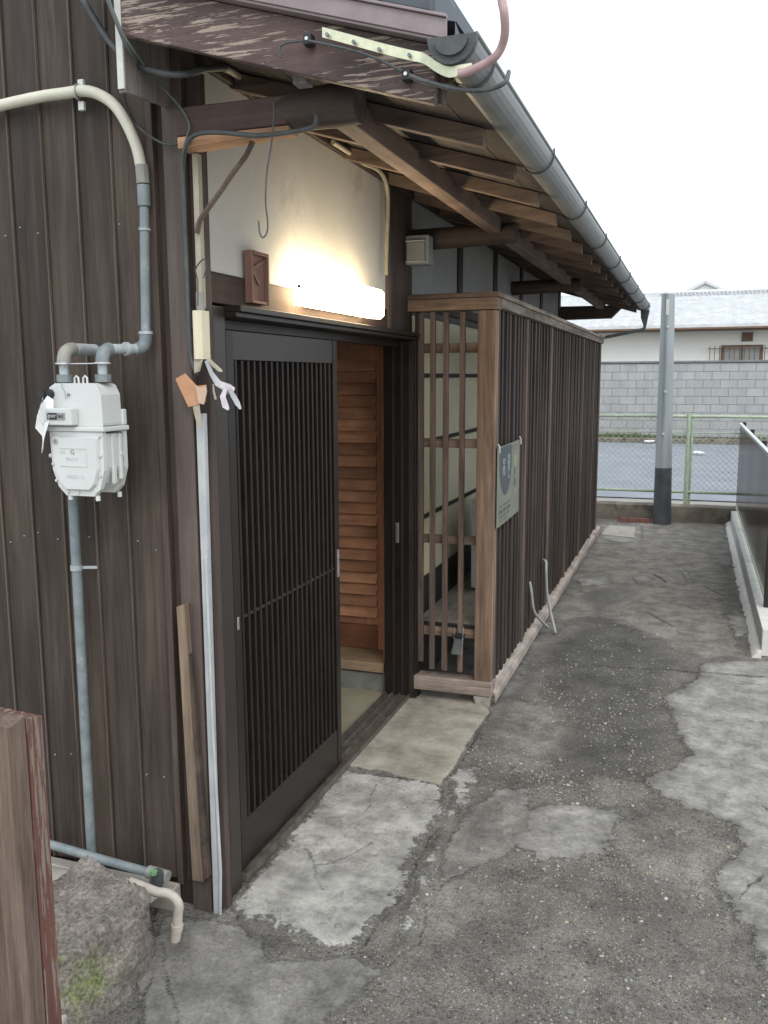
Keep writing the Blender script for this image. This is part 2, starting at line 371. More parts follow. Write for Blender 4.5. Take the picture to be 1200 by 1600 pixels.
# alley ground: the patches and cracks are attributes of the ground sheet (signed distances in metres)
def attr(nt, name):
    a = N(nt, 'ShaderNodeAttribute'); a.attribute_name = name; return a.outputs['Fac']
def ground_mat():
    m, nt, b = newmat('worn_alley_concrete')
    v = coords(nt, (1,1,1), False)
    n1 = noisen(nt, v, 2.2, 8, .65); n2 = noisen(nt, v, 13, 8, .7); n3 = noisen(nt, v, 75, 6, .7); n4 = noisen(nt, v, 260, 3, .7)
    edge = mathn(nt, 'MULTIPLY', mathn(nt, 'SUBTRACT', n2, .5), .19)
    edge2 = mathn(nt, 'MULTIPLY', mathn(nt, 'SUBTRACT', n3, .5), .075)
    ed = mathn(nt, 'ADD', edge, edge2)
    # aggregate: small stones set in a dark matrix
    vo = N(nt, 'ShaderNodeTexVoronoi'); vo.inputs['Scale'].default_value = 150; vo.inputs['Randomness'].default_value = 1; nt.links.new(v, vo.inputs['Vector'])
    vo2 = N(nt, 'ShaderNodeTexVoronoi'); vo2.inputs['Scale'].default_value = 62; nt.links.new(v, vo2.inputs['Vector'])
    k = mathn(nt, 'ADD', mathn(nt, 'MULTIPLY', n1, .35), mathn(nt, 'ADD', mathn(nt, 'MULTIPLY', n3, .4), mathn(nt, 'MULTIPLY', n4, .25)))
    c = ramp(nt, k, [(.37, (.078,.073,.065)), (.5, (.155,.147,.134)), (.63, (.262,.25,.23))])
    seed = N(nt, 'ShaderNodeSeparateColor'); nt.links.new(vo.outputs['Color'], seed.inputs[0])
    stone = ramp(nt, seed.outputs[0], [(0, (.05,.05,.05)), (.5, (.125,.12,.112)), (.82, (.26,.25,.225)), (1, (.52,.49,.44))])
    isst = mathn(nt, 'MULTIPLY', ramp(nt, vo.outputs['Distance'], [(.25, (1,1,1)), (.42, (0,0,0))]), .75)
    c = mix(nt, isst, c, stone)
    seed2 = N(nt, 'ShaderNodeSeparateColor'); nt.links.new(vo2.outputs['Color'], seed2.inputs[0])
    big = mathn(nt, 'MULTIPLY', ramp(nt, seed2.outputs[1], [(.66, (0,0,0)), (.68, (1,1,1))]), ramp(nt, vo2.outputs['Distance'], [(.24, (1,1,1)), (.34, (0,0,0))]))
    c = mix(nt, mathn(nt, 'MULTIPLY', big, .7), c, ramp(nt, seed2.outputs[0], [(0, (.055,.056,.06)), (.45, (.12,.118,.112)), (.8, (.23,.22,.20)), (1, (.42,.40,.35))]))
    # mid tone dusty wash
    w = ramp(nt, mathn(nt, 'ADD', attr(nt, 'wash'), mathn(nt, 'MULTIPLY', mathn(nt, 'SUBTRACT', n2, .5), .35)), [(-.02, (0,0,0)), (.13, (1,1,1))])
    washc = ramp(nt, mathn(nt, 'ADD', mathn(nt, 'MULTIPLY', n2, .6), mathn(nt, 'MULTIPLY', n3, .4)), [(.36, (.15,.142,.128)), (.64, (.34,.325,.295))])
    c = mix(nt, mathn(nt, 'MULTIPLY', w, .8), c, washc)
    # light concrete skins
    pc = ramp(nt, mathn(nt, 'ADD', mathn(nt, 'MULTIPLY', n2, .55), mathn(nt, 'MULTIPLY', n3, .45)), [(.34, (.15,.147,.138)), (.48, (.26,.256,.243)), (.66, (.39,.383,.365))])
    pm = ramp(nt, mathn(nt, 'ADD', attr(nt, 'patch'), ed), [(.0, (0,0,0)), (.008, (1,1,1))])
    rim = ramp(nt, attr(nt, 'patch'), [(.0, (.66,.655,.65)), (.07, (1,1,1))]); pc = mix(nt, 1.0, pc, rim, 'MULTIPLY')
    wornp = ramp(nt, mathn(nt, 'ADD', mathn(nt, 'MULTIPLY', n2, .5), mathn(nt, 'MULTIPLY', n1, .5)), [(.36, (.15,.15,.15)), (.46, (1,1,1))])
    c = mix(nt, mathn(nt, 'MULTIPLY', pm, wornp), c, pc)
    dusty = ramp(nt, mathn(nt, 'ADD', mathn(nt, 'MULTIPLY', n2, .6), mathn(nt, 'MULTIPLY', n1, .4)), [(.36, (.20,.198,.19)), (.47, (.33,.327,.31)), (.63, (.46,.455,.43))])
    am = ramp(nt, mathn(nt, 'ADD', attr(nt, 'apron'), ed), [(-.01, (0,0,0)), (.02, (1,1,1))])
    worna = ramp(nt, mathn(nt, 'ADD', mathn(nt, 'MULTIPLY', noisen(nt, v, 6, 7, .7), .6), mathn(nt, 'MULTIPLY', n3, .4)), [(.36, (.25,.25,.25)), (.50, (1,1,1))])
    c = mix(nt, mathn(nt, 'MULTIPLY', am, worna), c, dusty)
    slabc = ramp(nt, mathn(nt, 'ADD', mathn(nt, 'MULTIPLY', n2, .5), mathn(nt, 'MULTIPLY', n1, .5)), [(.36, (.29,.272,.228)), (.62, (.39,.37,.315))])
    sm_ = ramp(nt, mathn(nt, 'ADD', attr(nt, 'slab'), mathn(nt, 'MULTIPLY', edge2, .4)), [(0, (0,0,0)), (.006, (1,1,1))])
    c = mix(nt, sm_, c, slabc)
    smc = ramp(nt, mathn(nt, 'ADD', mathn(nt, 'MULTIPLY', n2, .5), mathn(nt, 'MULTIPLY', n3, .5)), [(.36, (.13,.128,.12)), (.64, (.27,.265,.248))])
    gm = ramp(nt, mathn(nt, 'ADD', attr(nt, 'smooth_grey'), mathn(nt, 'MULTIPLY', ed, .5)), [(0, (0,0,0)), (.015, (1,1,1))])
    c = mix(nt, mathn(nt, 'MULTIPLY', gm, ramp(nt, n2, [(.35, (.35,.35,.35)), (.6, (.95,.95,.95))])), c, smc)
    wm = ramp(nt, mathn(nt, 'ADD', attr(nt, 'dark'), mathn(nt, 'MULTIPLY', mathn(nt, 'SUBTRACT', n2, .5), .22)), [(-.03, (0,0,0)), (.09, (1,1,1))])
    c = mix(nt, mathn(nt, 'MULTIPLY', wm, mathn(nt, 'MULTIPLY_ADD', isst, -.5, .62)), c, (.050,.048,.045))
    # blotchy dirt everywhere and cracks
    bl = ramp(nt, noisen(nt, v, 5.5, 7, .7), [(.32, (.55,.545,.535)), (.62, (1.2,1.19,1.18))]); c = mix(nt, 1.0, c, bl, 'MULTIPLY')
    ck = ramp(nt, mathn(nt, 'ADD', attr(nt, 'crack'), mathn(nt, 'MULTIPLY', mathn(nt, 'SUBTRACT', n3, .5), .012)), [(.0045, (1,1,1)), (.009, (0,0,0))])
    c = mix(nt, mathn(nt, 'MULTIPLY', ck, .62), c, (.030,.027,.023))
    nt.links.new(c, b.inputs['Base Color'])
    rg = mix(nt, wm, (.92,.92,.92), (.55,.55,.55)); nt.links.new(rg, b.inputs['Roughness'])
    b.inputs['Specular IOR Level'].default_value = .3
    smth = mathn(nt, 'MAXIMUM', mathn(nt, 'MAXIMUM', pm, am), mathn(nt, 'MAXIMUM', sm_, gm))
    h_agg = mathn(nt, 'ADD', mathn(nt, 'MULTIPLY', isst, .5), mathn(nt, 'MULTIPLY', big, .9))
    h_agg = mathn(nt, 'MULTIPLY', h_agg, mathn(nt, 'SUBTRACT', 1.0, mathn(nt, 'MULTIPLY', smth, .85)))
    h = mathn(nt, 'ADD', h_agg, mathn(nt, 'ADD', mathn(nt, 'MULTIPLY', smth, .8), mathn(nt, 'ADD', mathn(nt, 'MULTIPLY', n3, .7), mathn(nt, 'MULTIPLY', n4, .3))))
    h = mathn(nt, 'SUBTRACT', h, mathn(nt, 'MULTIPLY', ck, 2.0))
    bump(nt, b, h, 1.0, .006); return m
M['alley'] = ground_mat()
def road_mat():
    m, nt, b = newmat('road_asphalt'); v = coords(nt, (1,1,1), False)
    a = noisen(nt, v, 1.2, 5, .6); f = noisen(nt, v, 60, 4, .7)
    c = ramp(nt, mathn(nt, 'ADD', mathn(nt, 'MULTIPLY', a, .4), mathn(nt, 'MULTIPLY', f, .6)), [(.35, (.15,.165,.19)), (.65, (.28,.30,.335))])
    nt.links.new(c, b.inputs['Base Color']); b.inputs['Roughness'].default_value = .85; bump(nt, b, f, .5, .005); return m
M['road'] = road_mat()

# ---------------------------------------------------------------- ground sheets
g = MB(); g.add([(-45,-25,-.03),(45,-25,-.03),(45,10.27,-.03),(-45,10.27,-.03)], [(0,1,2,3)])
setp(g.build('ground', M['conc_step'], fix=False), 'pale worn ground around the house and alley', kind='structure')
g = MB(); g.add([(-45,10.27,-.035),(45,10.27,-.035),(45,60,-.035),(-45,60,-.035)], [(0,1,2,3)])
setp(g.build('verge_ground', surf('verge_dirt', (.20,.19,.17), (.34,.33,.31), 3, .95, .5, .01, rand=False), fix=False), 'pale strip of ground beyond the low wall', kind='structure')
g = MB(); g.add([(-44,12.3,-.02),(44,12.3,-.02),(44,22.7,-.02),(-44,22.7,-.02)], [(0,1,2,3)])
setp(g.build('road', M['road'], fix=False), 'blue grey asphalt road beyond the mesh fence', kind='structure')
g = MB(); g.box(-44,44,22.7,23.42,-.03,.09)
setp(g.build('pavement', M['conc_low'], bevel=.02), 'raised kerb strip at the foot of the far block wall', kind='structure')

def seg_dist(P, a, b):
    a = np.array(a, float); b = np.array(b, float); d = b - a
    t = np.clip(((P - a) @ d)/(d @ d), 0, 1); return np.hypot(*(P - a - t[:,None]*d).T)
def poly_sdf(P, poly):
    n = len(poly); D = np.full(len(P), 1e9); ins = np.zeros(len(P), bool)
    for i in range(n):
        a = poly[i]; b = poly[(i+1) % n]; D = np.minimum(D, seg_dist(P, a, b))
        with np.errstate(divide='ignore', invalid='ignore'):
            c = ((a[1] > P[:,1]) != (b[1] > P[:,1])) & (P[:,0] < (b[0]-a[0])*(P[:,1]-a[1])/((b[1]-a[1]) or 1e-9) + a[0])
        ins ^= c
    return np.where(ins, D, -D)
def line_dist(P, lines):
    D = np.full(len(P), 1.0)
    for L in lines:
        for a, b in zip(L[:-1], L[1:]): D = np.minimum(D, seg_dist(P, a, b))
    return D

PATCHES = [
 [(0.137, 5.13), (0.11, 5.073), (0.085, 4.852), (-0.082, 4.463), (-0.031, 4.222), (0.006, 3.921), (0.065, 3.807), (-0.01, 3.662), (-0.122, 3.512), (-0.091, 3.411), (-0.003, 3.34), (0.115, 3.265), (0.185, 3.2), (0.236, 3.07), (0.113, 2.841), (0.133, 2.753), (0.163, 2.692), (0.187, 2.615), (0.228, 2.565), (0.247, 2.341), (0.456, 2.36), (0.558, 3.492), (0.569, 5.345)],
 [(-0.481, 3.168), (-0.167, 3.221), (-0.194, 3.038), (-0.189, 2.926), (-0.283, 2.808), (-0.423, 2.773), (-0.557, 2.823), (-0.577, 2.862), (-0.487, 2.93), (-0.512, 3.028)],
 [(-0.42, 7.228), (-0.303, 7.364), (-0.235, 7.192), (-0.33, 6.954)], [(-0.827, 7.024), (-0.595, 7.22), (-0.523, 6.959), (-0.74, 6.71)], [(-0.868, 9.523), (-0.471, 9.821), (-0.408, 8.888), (-0.606, 8.683), (-0.821, 8.903)], [(0.253, 6.259), (0.38, 6.388), (0.434, 5.913), (0.31, 5.653)],
 [(-0.671, 3.17), (-0.632, 3.246), (-0.546, 3.263), (-0.506, 3.187), (-0.54, 3.09), (-0.619, 3.064)],
 [(-0.631, 3.441), (-0.551, 3.392), (-0.588, 3.355), (-0.634, 3.389)],
 [(0.006, 3.115), (0.07, 3.146), (0.06, 3.096), (0.013, 3.071)],
 [(-0.028, 5.761), (0.069, 5.793), (0.08, 5.678), (-0.018, 5.66)],
 [(-0.059, 7.648), (-0.009, 7.717), (0.043, 7.306), (0.015, 7.226), (-0.027, 7.479)],
 [(0.013, 6.431), (0.115, 6.391), (0.106, 6.334), (0.03, 6.363)],
]
APRON = [(-1.289, 2.113), (-1.267, 2.267), (-1.31, 3.213), (-1.122, 3.2), (-0.865, 3.167), (-0.805, 3.022), (-0.819, 2.827), (-0.831, 2.623), (-0.792, 2.421), (-0.82, 2.273), (-0.829, 2.137), (-0.94, 2.121), (-1.095, 2.147), (-1.229, 2.16)]
STRIP = [(-0.882, 3.357), (-0.75, 3.433), (-0.748, 3.248), (-0.728, 3.058), (-0.77, 2.891), (-0.745, 2.716), (-0.722, 2.445), (-0.694, 2.19), (-0.737, 2.093), (-0.756, 2.095), (-0.757, 2.294), (-0.791, 2.496), (-0.789, 2.79), (-0.805, 3.022)]
SLAB = [(-1.312, 3.225), (-1.371, 4.034), (-1.333, 4.213), (-1.161, 4.342), (-0.886, 4.067), (-0.858, 4.023), (-0.868, 3.635), (-0.865, 3.167), (-1.006, 3.179), (-1.159, 3.225)]
SGREY = [[(-1.183, 1.613), (-1.411, 1.886), (-1.43, 2.099), (-1.296, 2.124), (-1.141, 2.115), (-1.031, 2.016), (-0.855, 2.105), (-0.733, 2.083), (-0.757, 1.947), (-0.785, 1.84), (-0.794, 1.704)],
         [(-0.745, 2.716), (-0.728, 3.058), (-0.615, 3.292), (-0.442, 3.002), (-0.518, 2.793), (-0.64, 2.567), (-0.698, 2.508)]]
WASH = [[(-0.831, 4.233), (-0.662, 4.386), (-0.463, 4.086), (-0.46, 3.631), (-0.504, 3.39), (-0.655, 3.498), (-0.776, 3.741)],
        [(-0.896, 6.448), (-0.588, 7.749), (-0.299, 8.445), (0.154, 8.926), (0.288, 7.506), (0.335, 6.286), (0.397, 5.288), (0.12, 5.136), (-0.293, 5.599), (-0.57, 5.989), (-0.761, 5.52), (-0.791, 4.55), (-0.889, 4.517)],
        [(-0.82, 2.273), (-0.78, 2.84), (-0.683, 2.737), (-0.657, 2.396), (-0.677, 2.136)], [(-0.968, 9.843), (0.437, 10.469), (0.432, 8.679), (0.337, 7.522), (-0.546, 7.236), (-0.841, 7.14)],
        [(-0.105, 2.932), (0.167, 3.16), (0.23, 2.768), (0.025, 2.627)], [(-0.769, 2.429), (-0.714, 2.683), (-0.558, 2.575), (-0.59, 2.225), (-0.694, 1.968), (-0.744, 2.113)]]
DARK = [[(-0.785, 5.154), (-0.57, 5.989), (-0.22, 5.698), (0.052, 5.054), (-0.098, 4.477), (-0.022, 3.847), (-0.137, 3.513), (-0.374, 3.373), (-0.528, 3.541), (-0.481, 3.997), (-0.662, 4.386)],
        [(-0.855, 4.041), (-0.805, 4.829), (-0.694, 4.582), (-0.767, 4.071), (-0.762, 3.746)], [(-0.761, 6.492), (-0.415, 7.157), (-0.312, 6.638), (-0.561, 5.906)],
        [(-0.821, 2.116), (-0.82, 2.273), (-0.825, 2.604), (-0.858, 3.124), (-0.821, 3.081), (-0.794, 2.614), (-0.766, 2.291)], [(-1.168, 2.106), (-0.821, 2.116), (-0.792, 2.04), (-1.031, 2.016)]]
CRACKS = [[(-0.244, 7.408), (-0.146, 7.127), (0.021, 7.09), (0.138, 7.083), (0.269, 6.828), (0.391, 6.807)], [(-0.244, 6.183), (-0.132, 5.964), (-0.061, 5.859)],
          [(-1.288, 3.194), (-1.119, 3.189), (-0.961, 3.206), (-0.864, 3.162), (-0.859, 3.429), (-0.858, 4.023)], [(-0.864, 3.162), (-0.801, 2.833), (-0.804, 2.611), (-0.802, 2.279), (-0.829, 2.137)],
          [(-0.737, 2.093), (-0.676, 2.195), (-0.697, 2.382), (-0.694, 2.529), (-0.591, 2.675)], [(-0.826, 2.129), (-0.739, 2.098)], [(0.309, 3.408), (0.353, 3.271), (0.403, 3.24)],
          [(0.277, 2.916), (0.232, 2.805), (0.191, 2.719)], [(-1.181, 2.568), (-1.114, 2.498), (-1.083, 2.416), (-1.032, 2.358)], [(-1.114, 2.498), (-1.041, 2.573), (-0.99, 2.686)], [(-0.818, 8.12), (-0.607, 7.974), (-0.381, 7.872)],
          [(-1.503, 2.151), (-1.358, 1.904), (-1.237, 1.662)], [(-1.379, 1.987), (-1.27, 1.85), (-1.14, 1.695)], [(-1.113, 3.096), (-1.077, 2.788), (-1.072, 2.649)], [(-0.456, 4.886), (-0.014, 4.94), (0.41, 4.971)]]

xs = np.arange(-1.95, .62, .0092)
ys = [0.85]
while ys[-1] < 10.24: ys.append(ys[-1] + .0075 + .0034*max(0, ys[-1]-1.2))
ys = np.array(ys); XX, YY = np.meshgrid(xs, ys); P0 = np.stack([XX.ravel(), YY.ravel()], 1)
P = np.array([(x + .020*noise.noise(Vector((x*7,y*7,1))) + .009*noise.noise(Vector((x*24,y*24,2))), y + .024*noise.noise(Vector((x*7,y*7,5))) + .010*noise.noise(Vector((x*24,y*24,6)))) for x, y in P0])
patch = np.max([poly_sdf(P, p) for p in PATCHES], 0)
apron = np.maximum(poly_sdf(P, APRON), poly_sdf(P, STRIP) - .012); slab = poly_sdf(P, SLAB)
sgrey = np.max([poly_sdf(P, p) for p in SGREY], 0); wash = np.max([poly_sdf(P, p) for p in WASH], 0); dark = np.max([poly_sdf(P, p) for p in DARK], 0)
crack = line_dist(P, CRACKS) + np.array([.0035*(1+1.6*noise.noise(Vector((x*5,y*5,11)))) for x, y in P0])
crack = np.where(P0[:,1] > 4, crack*.55, crack*1.1) + .0012
sm = lambda t: np.clip(t, 0, 1)**2*(3 - 2*np.clip(t, 0, 1))
Z = np.array([noise.noise(Vector((x*1.7, y*1.7, 3)))*.007 + noise.noise(Vector((x*9, y*9, 7)))*.0018 for x, y in P0])
Z += .006*sm(patch/.014 + .5) + .006*sm(apron/.014 + .5) + .012*sm(slab/.02 + .5) - .004*sm(1 - crack/.014)
nx, ny = len(xs), len(ys)
faces = [(j*nx+i, j*nx+i+1, (j+1)*nx+i+1, (j+1)*nx+i) for j in range(ny-1) for i in range(nx-1)]
me = bpy.data.meshes.new('alley_pavement')
me.from_pydata(np.column_stack([P0, Z]).tolist(), [], faces); me.materials.append(M['alley'])
for nm, ar in (('patch', patch), ('apron', apron), ('slab', slab), ('smooth_grey', sgrey), ('wash', wash), ('dark', dark), ('crack', crack)):
    a = me.attributes.new(nm, 'FLOAT', 'POINT'); a.data.foreach_set('value', ar.astype(np.float32))
me.polygons.foreach_set('use_smooth', [True]*len(faces)); me.update()
setp(link_mesh('alley_pavement', me), 'cracked worn alley concrete with pale patches and exposed stones', kind='structure')

# loose gravel
def pebble_verts(r, sq):
    t = (1+5**.5)/2
    v = [(-1,t,0),(1,t,0),(-1,-t,0),(1,-t,0),(0,-1,t),(0,1,t),(0,-1,-t),(0,1,-t),(t,0,-1),(t,0,1),(-t,0,-1),(-t,0,1)]
    s = 1/math.sqrt(1+t*t); a = random.uniform(.65,1.25); out = []
    ang = random.uniform(0, 6.28); ca, sa = math.cos(ang), math.sin(ang)
    for p in v:
        k = r*s*random.uniform(.82,1.15); x, y, z = p[0]*k*a, p[1]*k, p[2]*k*sq
        out.append((x*ca-y*sa, x*sa+y*ca, z))
    return out
ICO = [(0,11,5),(0,5,1),(0,1,7),(0,7,10),(0,10,11),(1,5,9),(5,11,4),(11,10,2),(10,7,6),(7,1,8),(3,9,4),(3,4,2),(3,2,6),(3,6,8),(3,8,9),(4,9,5),(2,4,11),(6,2,10),(8,6,7),(9,8,1)]
gr = MB(); cnt = 0
DK = DARK[0]; rs = random.Random(11)
def ground_z(x, y):
    i = min(max(int(round((x - xs[0])/.0092)), 0), nx-1); j = min(int(np.searchsorted(ys, y)), ny-1); return Z[j*nx+i], j*nx+i
tries = 0
while cnt < 6500 and tries < 90000:
    tries += 1
    if rs.random() < .66: x, y = rs.uniform(-1.0,.4), rs.uniform(1.45, 3.6)
    else: x, y = rs.gauss(-.38,.24), rs.gauss(4.4,.95)
    if not (-1.15 < x < .42 and 1.3 < y < 9): continue
    z, id_ = ground_z(x, y)
    on = max(patch[id_], apron[id_], slab[id_], sgrey[id_])
    if on > 0 and rs.random() < .94: continue
    if x < -.84 and y > 3.95: continue
    cl = noise.noise(Vector((x*2.3, y*2.3, 1)))
    if rs.random() > .45 + .9*cl: continue
    r = min(.0023*math.exp(rs.gauss(0,.52)), .012)
    u = rs.random(); gr.mi = 0 if u < (.10 if y < 3.2 else .32) else (1 if u < .75 else 2)
    vv = pebble_verts(r, rs.uniform(.35,.8))
    gr.add([(x+a, y+b, z + r*.12 + c) for a, b, c in vv], ICO, True); cnt += 1
for x, y, r, mi in ((-.62,2.77,.012,1),(-.66,2.63,.010,1),(-.50,2.80,.010,1),(-.36,2.30,.010,1),(-.72,2.45,.008,0),(-.20,1.95,.012,1),(-.46,2.68,.006,2),(-1.02,3.3,.006,0)):
    z, _ = ground_z(x, y); gr.mi = mi; gr.add([(x+a, y+b, z + r*.2 + c) for a, b, c in pebble_verts(r, .6)], ICO, True)
o = gr.build('gravel', [M['pebble_a'], M['pebble_b'], M['pebble_c']], fix=False)
setp(o, 'loose pale and grey grit scattered over the alley', 'gravel', kind='stuff')

# ---------------------------------------------------------------- the wooden house
house = thing('wooden_house', (-1.3, 2.17, 0), 'old dark timber house with sliding lattice door under a deep eave', 'house')
RS = .30                                    # roof slope
def zr(x): return 2.243 + RS*(-.53 - x)     # underside of the sheathing
# siding
seams = [-3.9 + .1155*i for i in range(60)]
seams = [s_ for s_ in seams if s_ < -1.44]
k0 = -1.43
edges = [k0 - .1155*i for i in range(22)]
for i in range(len(edges)-1):
    x1 = edges[i] - .001; x0 = edges[i+1] + .001; j = random.uniform(-.001,.001)
    b = MB(); zb = .075 + random.uniform(-.004,.004)
    b.hexa([(x0,2.165+j,zb),(x1,2.174+j,zb),(x1,2.19,zb),(x0,2.19,zb),(x0,2.165+j,3.7),(x1,2.174+j,3.7),(x1,2.19,3.7),(x0,2.19,3.7)])
    b.box(x0-.004, x0+.006, 2.160+j, 2.166+j, zb, 3.7)
    b.build('siding_board', M['siding'], house, bevel=.0015)
    lb = MB(); lb.box(x0-.0015, x0+.0035, 2.1575+j, 2.1598+j, zb, 3.7); lb.build('siding_batten', M['siding_lip'], house)
nl = MB(); nr_ = random.Random(4)
for i in range(len(edges)-1):
    for z in (2.03, 1.12, .42):
        if nr_.random() < .8:
            for dx in (.022, .085):
                x = edges[i+1] + dx + nr_.uniform(-.006,.006); zz = z + nr_.uniform(-.02,.02); nl.cyl((x,2.166,zz),(x,2.1615,zz),.0017,n=6)
o = nl.build('nail_heads', M['pipe_pale'], house); o['kind'] = 'stuff'
b = MB(); b.box(-4.0,-1.425,2.192,2.23,.02,3.7); b.build('wall_backing', M['siding_red'], house)
b = MB(); b.box(-4.0,-1.46,2.232,9.2,2.85,3.72); b.build('upper_wall', M['siding_red'], house)
b = MB(); b.hexa([(-4.1,2.1,4.3),(-1.44,2.1,3.7),(-1.44,9.3,3.7),(-4.1,9.3,4.3),(-4.1,2.1,4.4),(-1.44,2.1,3.8),(-1.44,9.3,3.8),(-4.1,9.3,4.4)]); b.build('upper_roof', M['tile_dark'], house)
b = MB(); b.box(-1.427,-1.407,2.155,2.19,.07,3.7); b.build('edge_strip', M['siding_red'], house, bevel=.002)
b = MB(); b.box(-1.407,-1.373,2.180,2.23,0,3.7); b.build('recess_board', M['slat_side'], house)
b = MB(); b.box(-1.373,-1.31,2.150,2.235,-.01,2.6); b.build('corner_post', M['post_dark'], house, bevel=.003)
b = MB(); b.box(-1.309,-1.268,2.175,2.203,-.005,2.4); b.build('corner_board', M['siding_red'], house, bevel=.002)
b = MB(); b.box(-1.425,-1.315,2.17,2.2,-.03,.08); b.build('footing_block', M['slat_side'], house)
b = MB(); b.box(-4.0,-1.42,2.12,2.16,-.02,.072); b.build('footing', M['conc_step'], house, bevel=.004)
# facade: plaster panels and posts
b = MB(); b.box(-1.36,-1.30,2.235,3.76,1.90,2.43); b.build('plaster_wall', M['plaster'], house)
b = MB(); b.box(-1.36,-1.292,2.236,3.76,1.812,1.898); b.build('lintel_beam', M['lintel_w'], house, bevel=.004)
b = MB(); b.box(-1.36,-1.285,2.236,9.05,2.432,2.52); b.build('wall_plate', M['log'], house, bevel=.004)
b = MB(); b.box(-1.40,-1.285,3.762,3.80,1.812,2.43); b.build('post', M['siding_red'], house, bevel=.003)
b = MB(); b.box(-1.40,-1.29,3.802,4.12,1.812,2.43); b.build('post_board', M['slat_side'], house, bevel=.003)
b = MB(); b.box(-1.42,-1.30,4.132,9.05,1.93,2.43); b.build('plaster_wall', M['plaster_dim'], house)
for y in (5.05, 6.0, 6.95, 7.9, 9.0):
    b = MB(); b.box(-1.31,-1.288,y-.05,y+.05,1.99,2.43); b.build('wall_stud', M['siding'], house, bevel=.003)
b = MB(); b.box(-1.32,-1.28,4.135,9.05,1.935,1.99); b.build('head_rail', M['log'], house, bevel=.003)
b = MB(); b.box(-1.42,-1.30,4.135,9.05,-.02,.50); b.build('wall_base', M['mullion'], house)
# windows of the house wall inside the lattice enclosure
wy = 4.135
for k, (y0, y1) in enumerate(((4.14,4.26),(4.26,4.56),(4.56,5.9),(5.9,7.4),(7.4,9.0))):
    f = MB(); f.box(-1.33,-1.304,y0,y0+.012,.50,1.93); f.box(-1.33,-1.304,y1-.012,y1,.50,1.93)
    for z in (.50, .87, 1.26, 1.60, 1.90): f.box(-1.33,-1.302,y0+.0125,y1-.0125,z,z+(.022 if z>.5 else .06))
    fo = f.build('window', M['mullion'], house)
    p = MB(); p.box(-1.325,-1.31,y0+.013,y1-.013,.561,1.925); p.build('pane', M['window_cream' if k < 2 else 'window_olive'], fo)
# interior shell
b = MB(); b.box(-2.75,-1.375,2.235,4.12,-.025,.006); b.build('entry_floor', M['tataki'], house)
b = MB(); b.box(-2.80,-2.75,2.235,4.6,0,2.4); b.box(-2.75,-1.43,4.48,4.55,0,2.4); b.box(-2.8,-1.37,2.235,4.55,2.40,2.43); b.build('inner_wall', M['plaster'], house)
b = MB(); b.box(-2.75,-1.405,4.10,4.46,-.02,.10); b.build('step_stone', M['stone_step'], house, bevel=.006)
b = MB(); b.box(-2.75,-1.43,4.08,4.47,.112,.162); b.build('step_tread', M['tread'], house, bevel=.004)
b = MB(); b.box(-1.44,-1.415,4.10,4.46,.10,2.4); b.build('inner_post', M['louver_z'], house, bevel=.003)
# louvred inner door
ld = MB(); ld.box(-1.53,-1.487,4.28,4.315,.165,1.78); ld.box(-2.25,-2.205,4.28,4.315,.165,1.78)
ld.box(-2.204,-1.531,4.282,4.313,1.70,1.78); ld.box(-2.204,-1.531,4.282,4.313,.30,.34)
ldo = ld.build('louver_door', M['louver_z'], house, bevel=.003)
b = MB(); b.box(-2.204,-1.531,4.292,4.306,.165,.30); b.build('kick_panel', M['kick'], ldo)
b = MB(); b.box(-1.486,-1.441,4.275,4.33,.163,2.4); b.build('door_jamb', M['louver_z'], house)
sl0 = None
for k in range(22):
    z = .345 + k*.0617
    if sl0 is None:
        b = MB(); b.hexa([(-2.203,4.262,z),(-1.532,4.262,z),(-1.532,4.272,z-.004),(-2.203,4.272,z-.004),(-2.203,4.298,z+.064),(-1.532,4.298,z+.064),(-1.532,4.306,z+.062),(-2.203,4.306,z+.062)])
        sl0 = b.build('slat', M['louver'], ldo, bevel=.002); l0 = ORIG[sl0.name].copy(); z0 = z
    else: copy_part(sl0, l0 + Vector((0,0,z-z0)), ldo)
b = MB(); b.box(-2.5,-1.44,4.27,4.34,1.785,2.4); b.build('inner_transom', M['plaster'], house)

# aluminium door frame
fr = MB()
fr.box(-1.415,-1.287,2.236,2.306,.0,1.805)                      # left jamb
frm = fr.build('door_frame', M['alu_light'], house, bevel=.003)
b = MB(); b.box(-1.34,-1.30,2.204,2.2355,.0,1.80); b.build('gap_filler', M['black'], frm)
b = MB(); b.box(-1.415,-1.25,2.307,4.13,1.775,1.790); b.box(-1.32,-1.235,2.307,4.13,1.790,1.808); b.box(-1.415,-1.33,2.33,4.05,1.745,1.775); b.build('head', M['alu'], frm, bevel=.002)
b = MB(); b.box(-1.415,-1.25,4.052,4.075,.0,1.775); b.box(-1.40,-1.30,4.076,4.115,.0,1.775); b.box(-1.30,-1.245,4.078,4.125,.0,1.775); b.build('jamb', M['alu'], frm, bevel=.002)
b = MB(); b.box(-1.285,-1.262,4.046,4.052,.0,1.77); b.box(-1.325,-1.315,4.046,4.052,.0,1.77); b.box(-1.37,-1.36,4.046,4.052,.0,1.77); b.build('jamb_rib', M['alu_light'], frm)
b = MB(); b.box(-1.352,-1.336,4.042,4.051,.80,.90); b.build('lock_keeper', M['steel'], frm, bevel=.001)
b = MB(); b.box(-1.415,-1.28,2.326,4.05,.004,.020)
b.box(-1.412,-1.404,2.326,4.05,.020,.032); b.box(-1.375,-1.367,2.326,4.05,.020,.032); b.box(-1.338,-1.330,2.326,4.05,.020,.032); b.box(-1.290,-1.281,2.326,4.05,.020,.030)
b.build('sill_track', surf('worn_bronze_track', (.075,.064,.056), (.17,.15,.13), 20, .5, .2, .001, metal=.3), frm, bevel=.001)

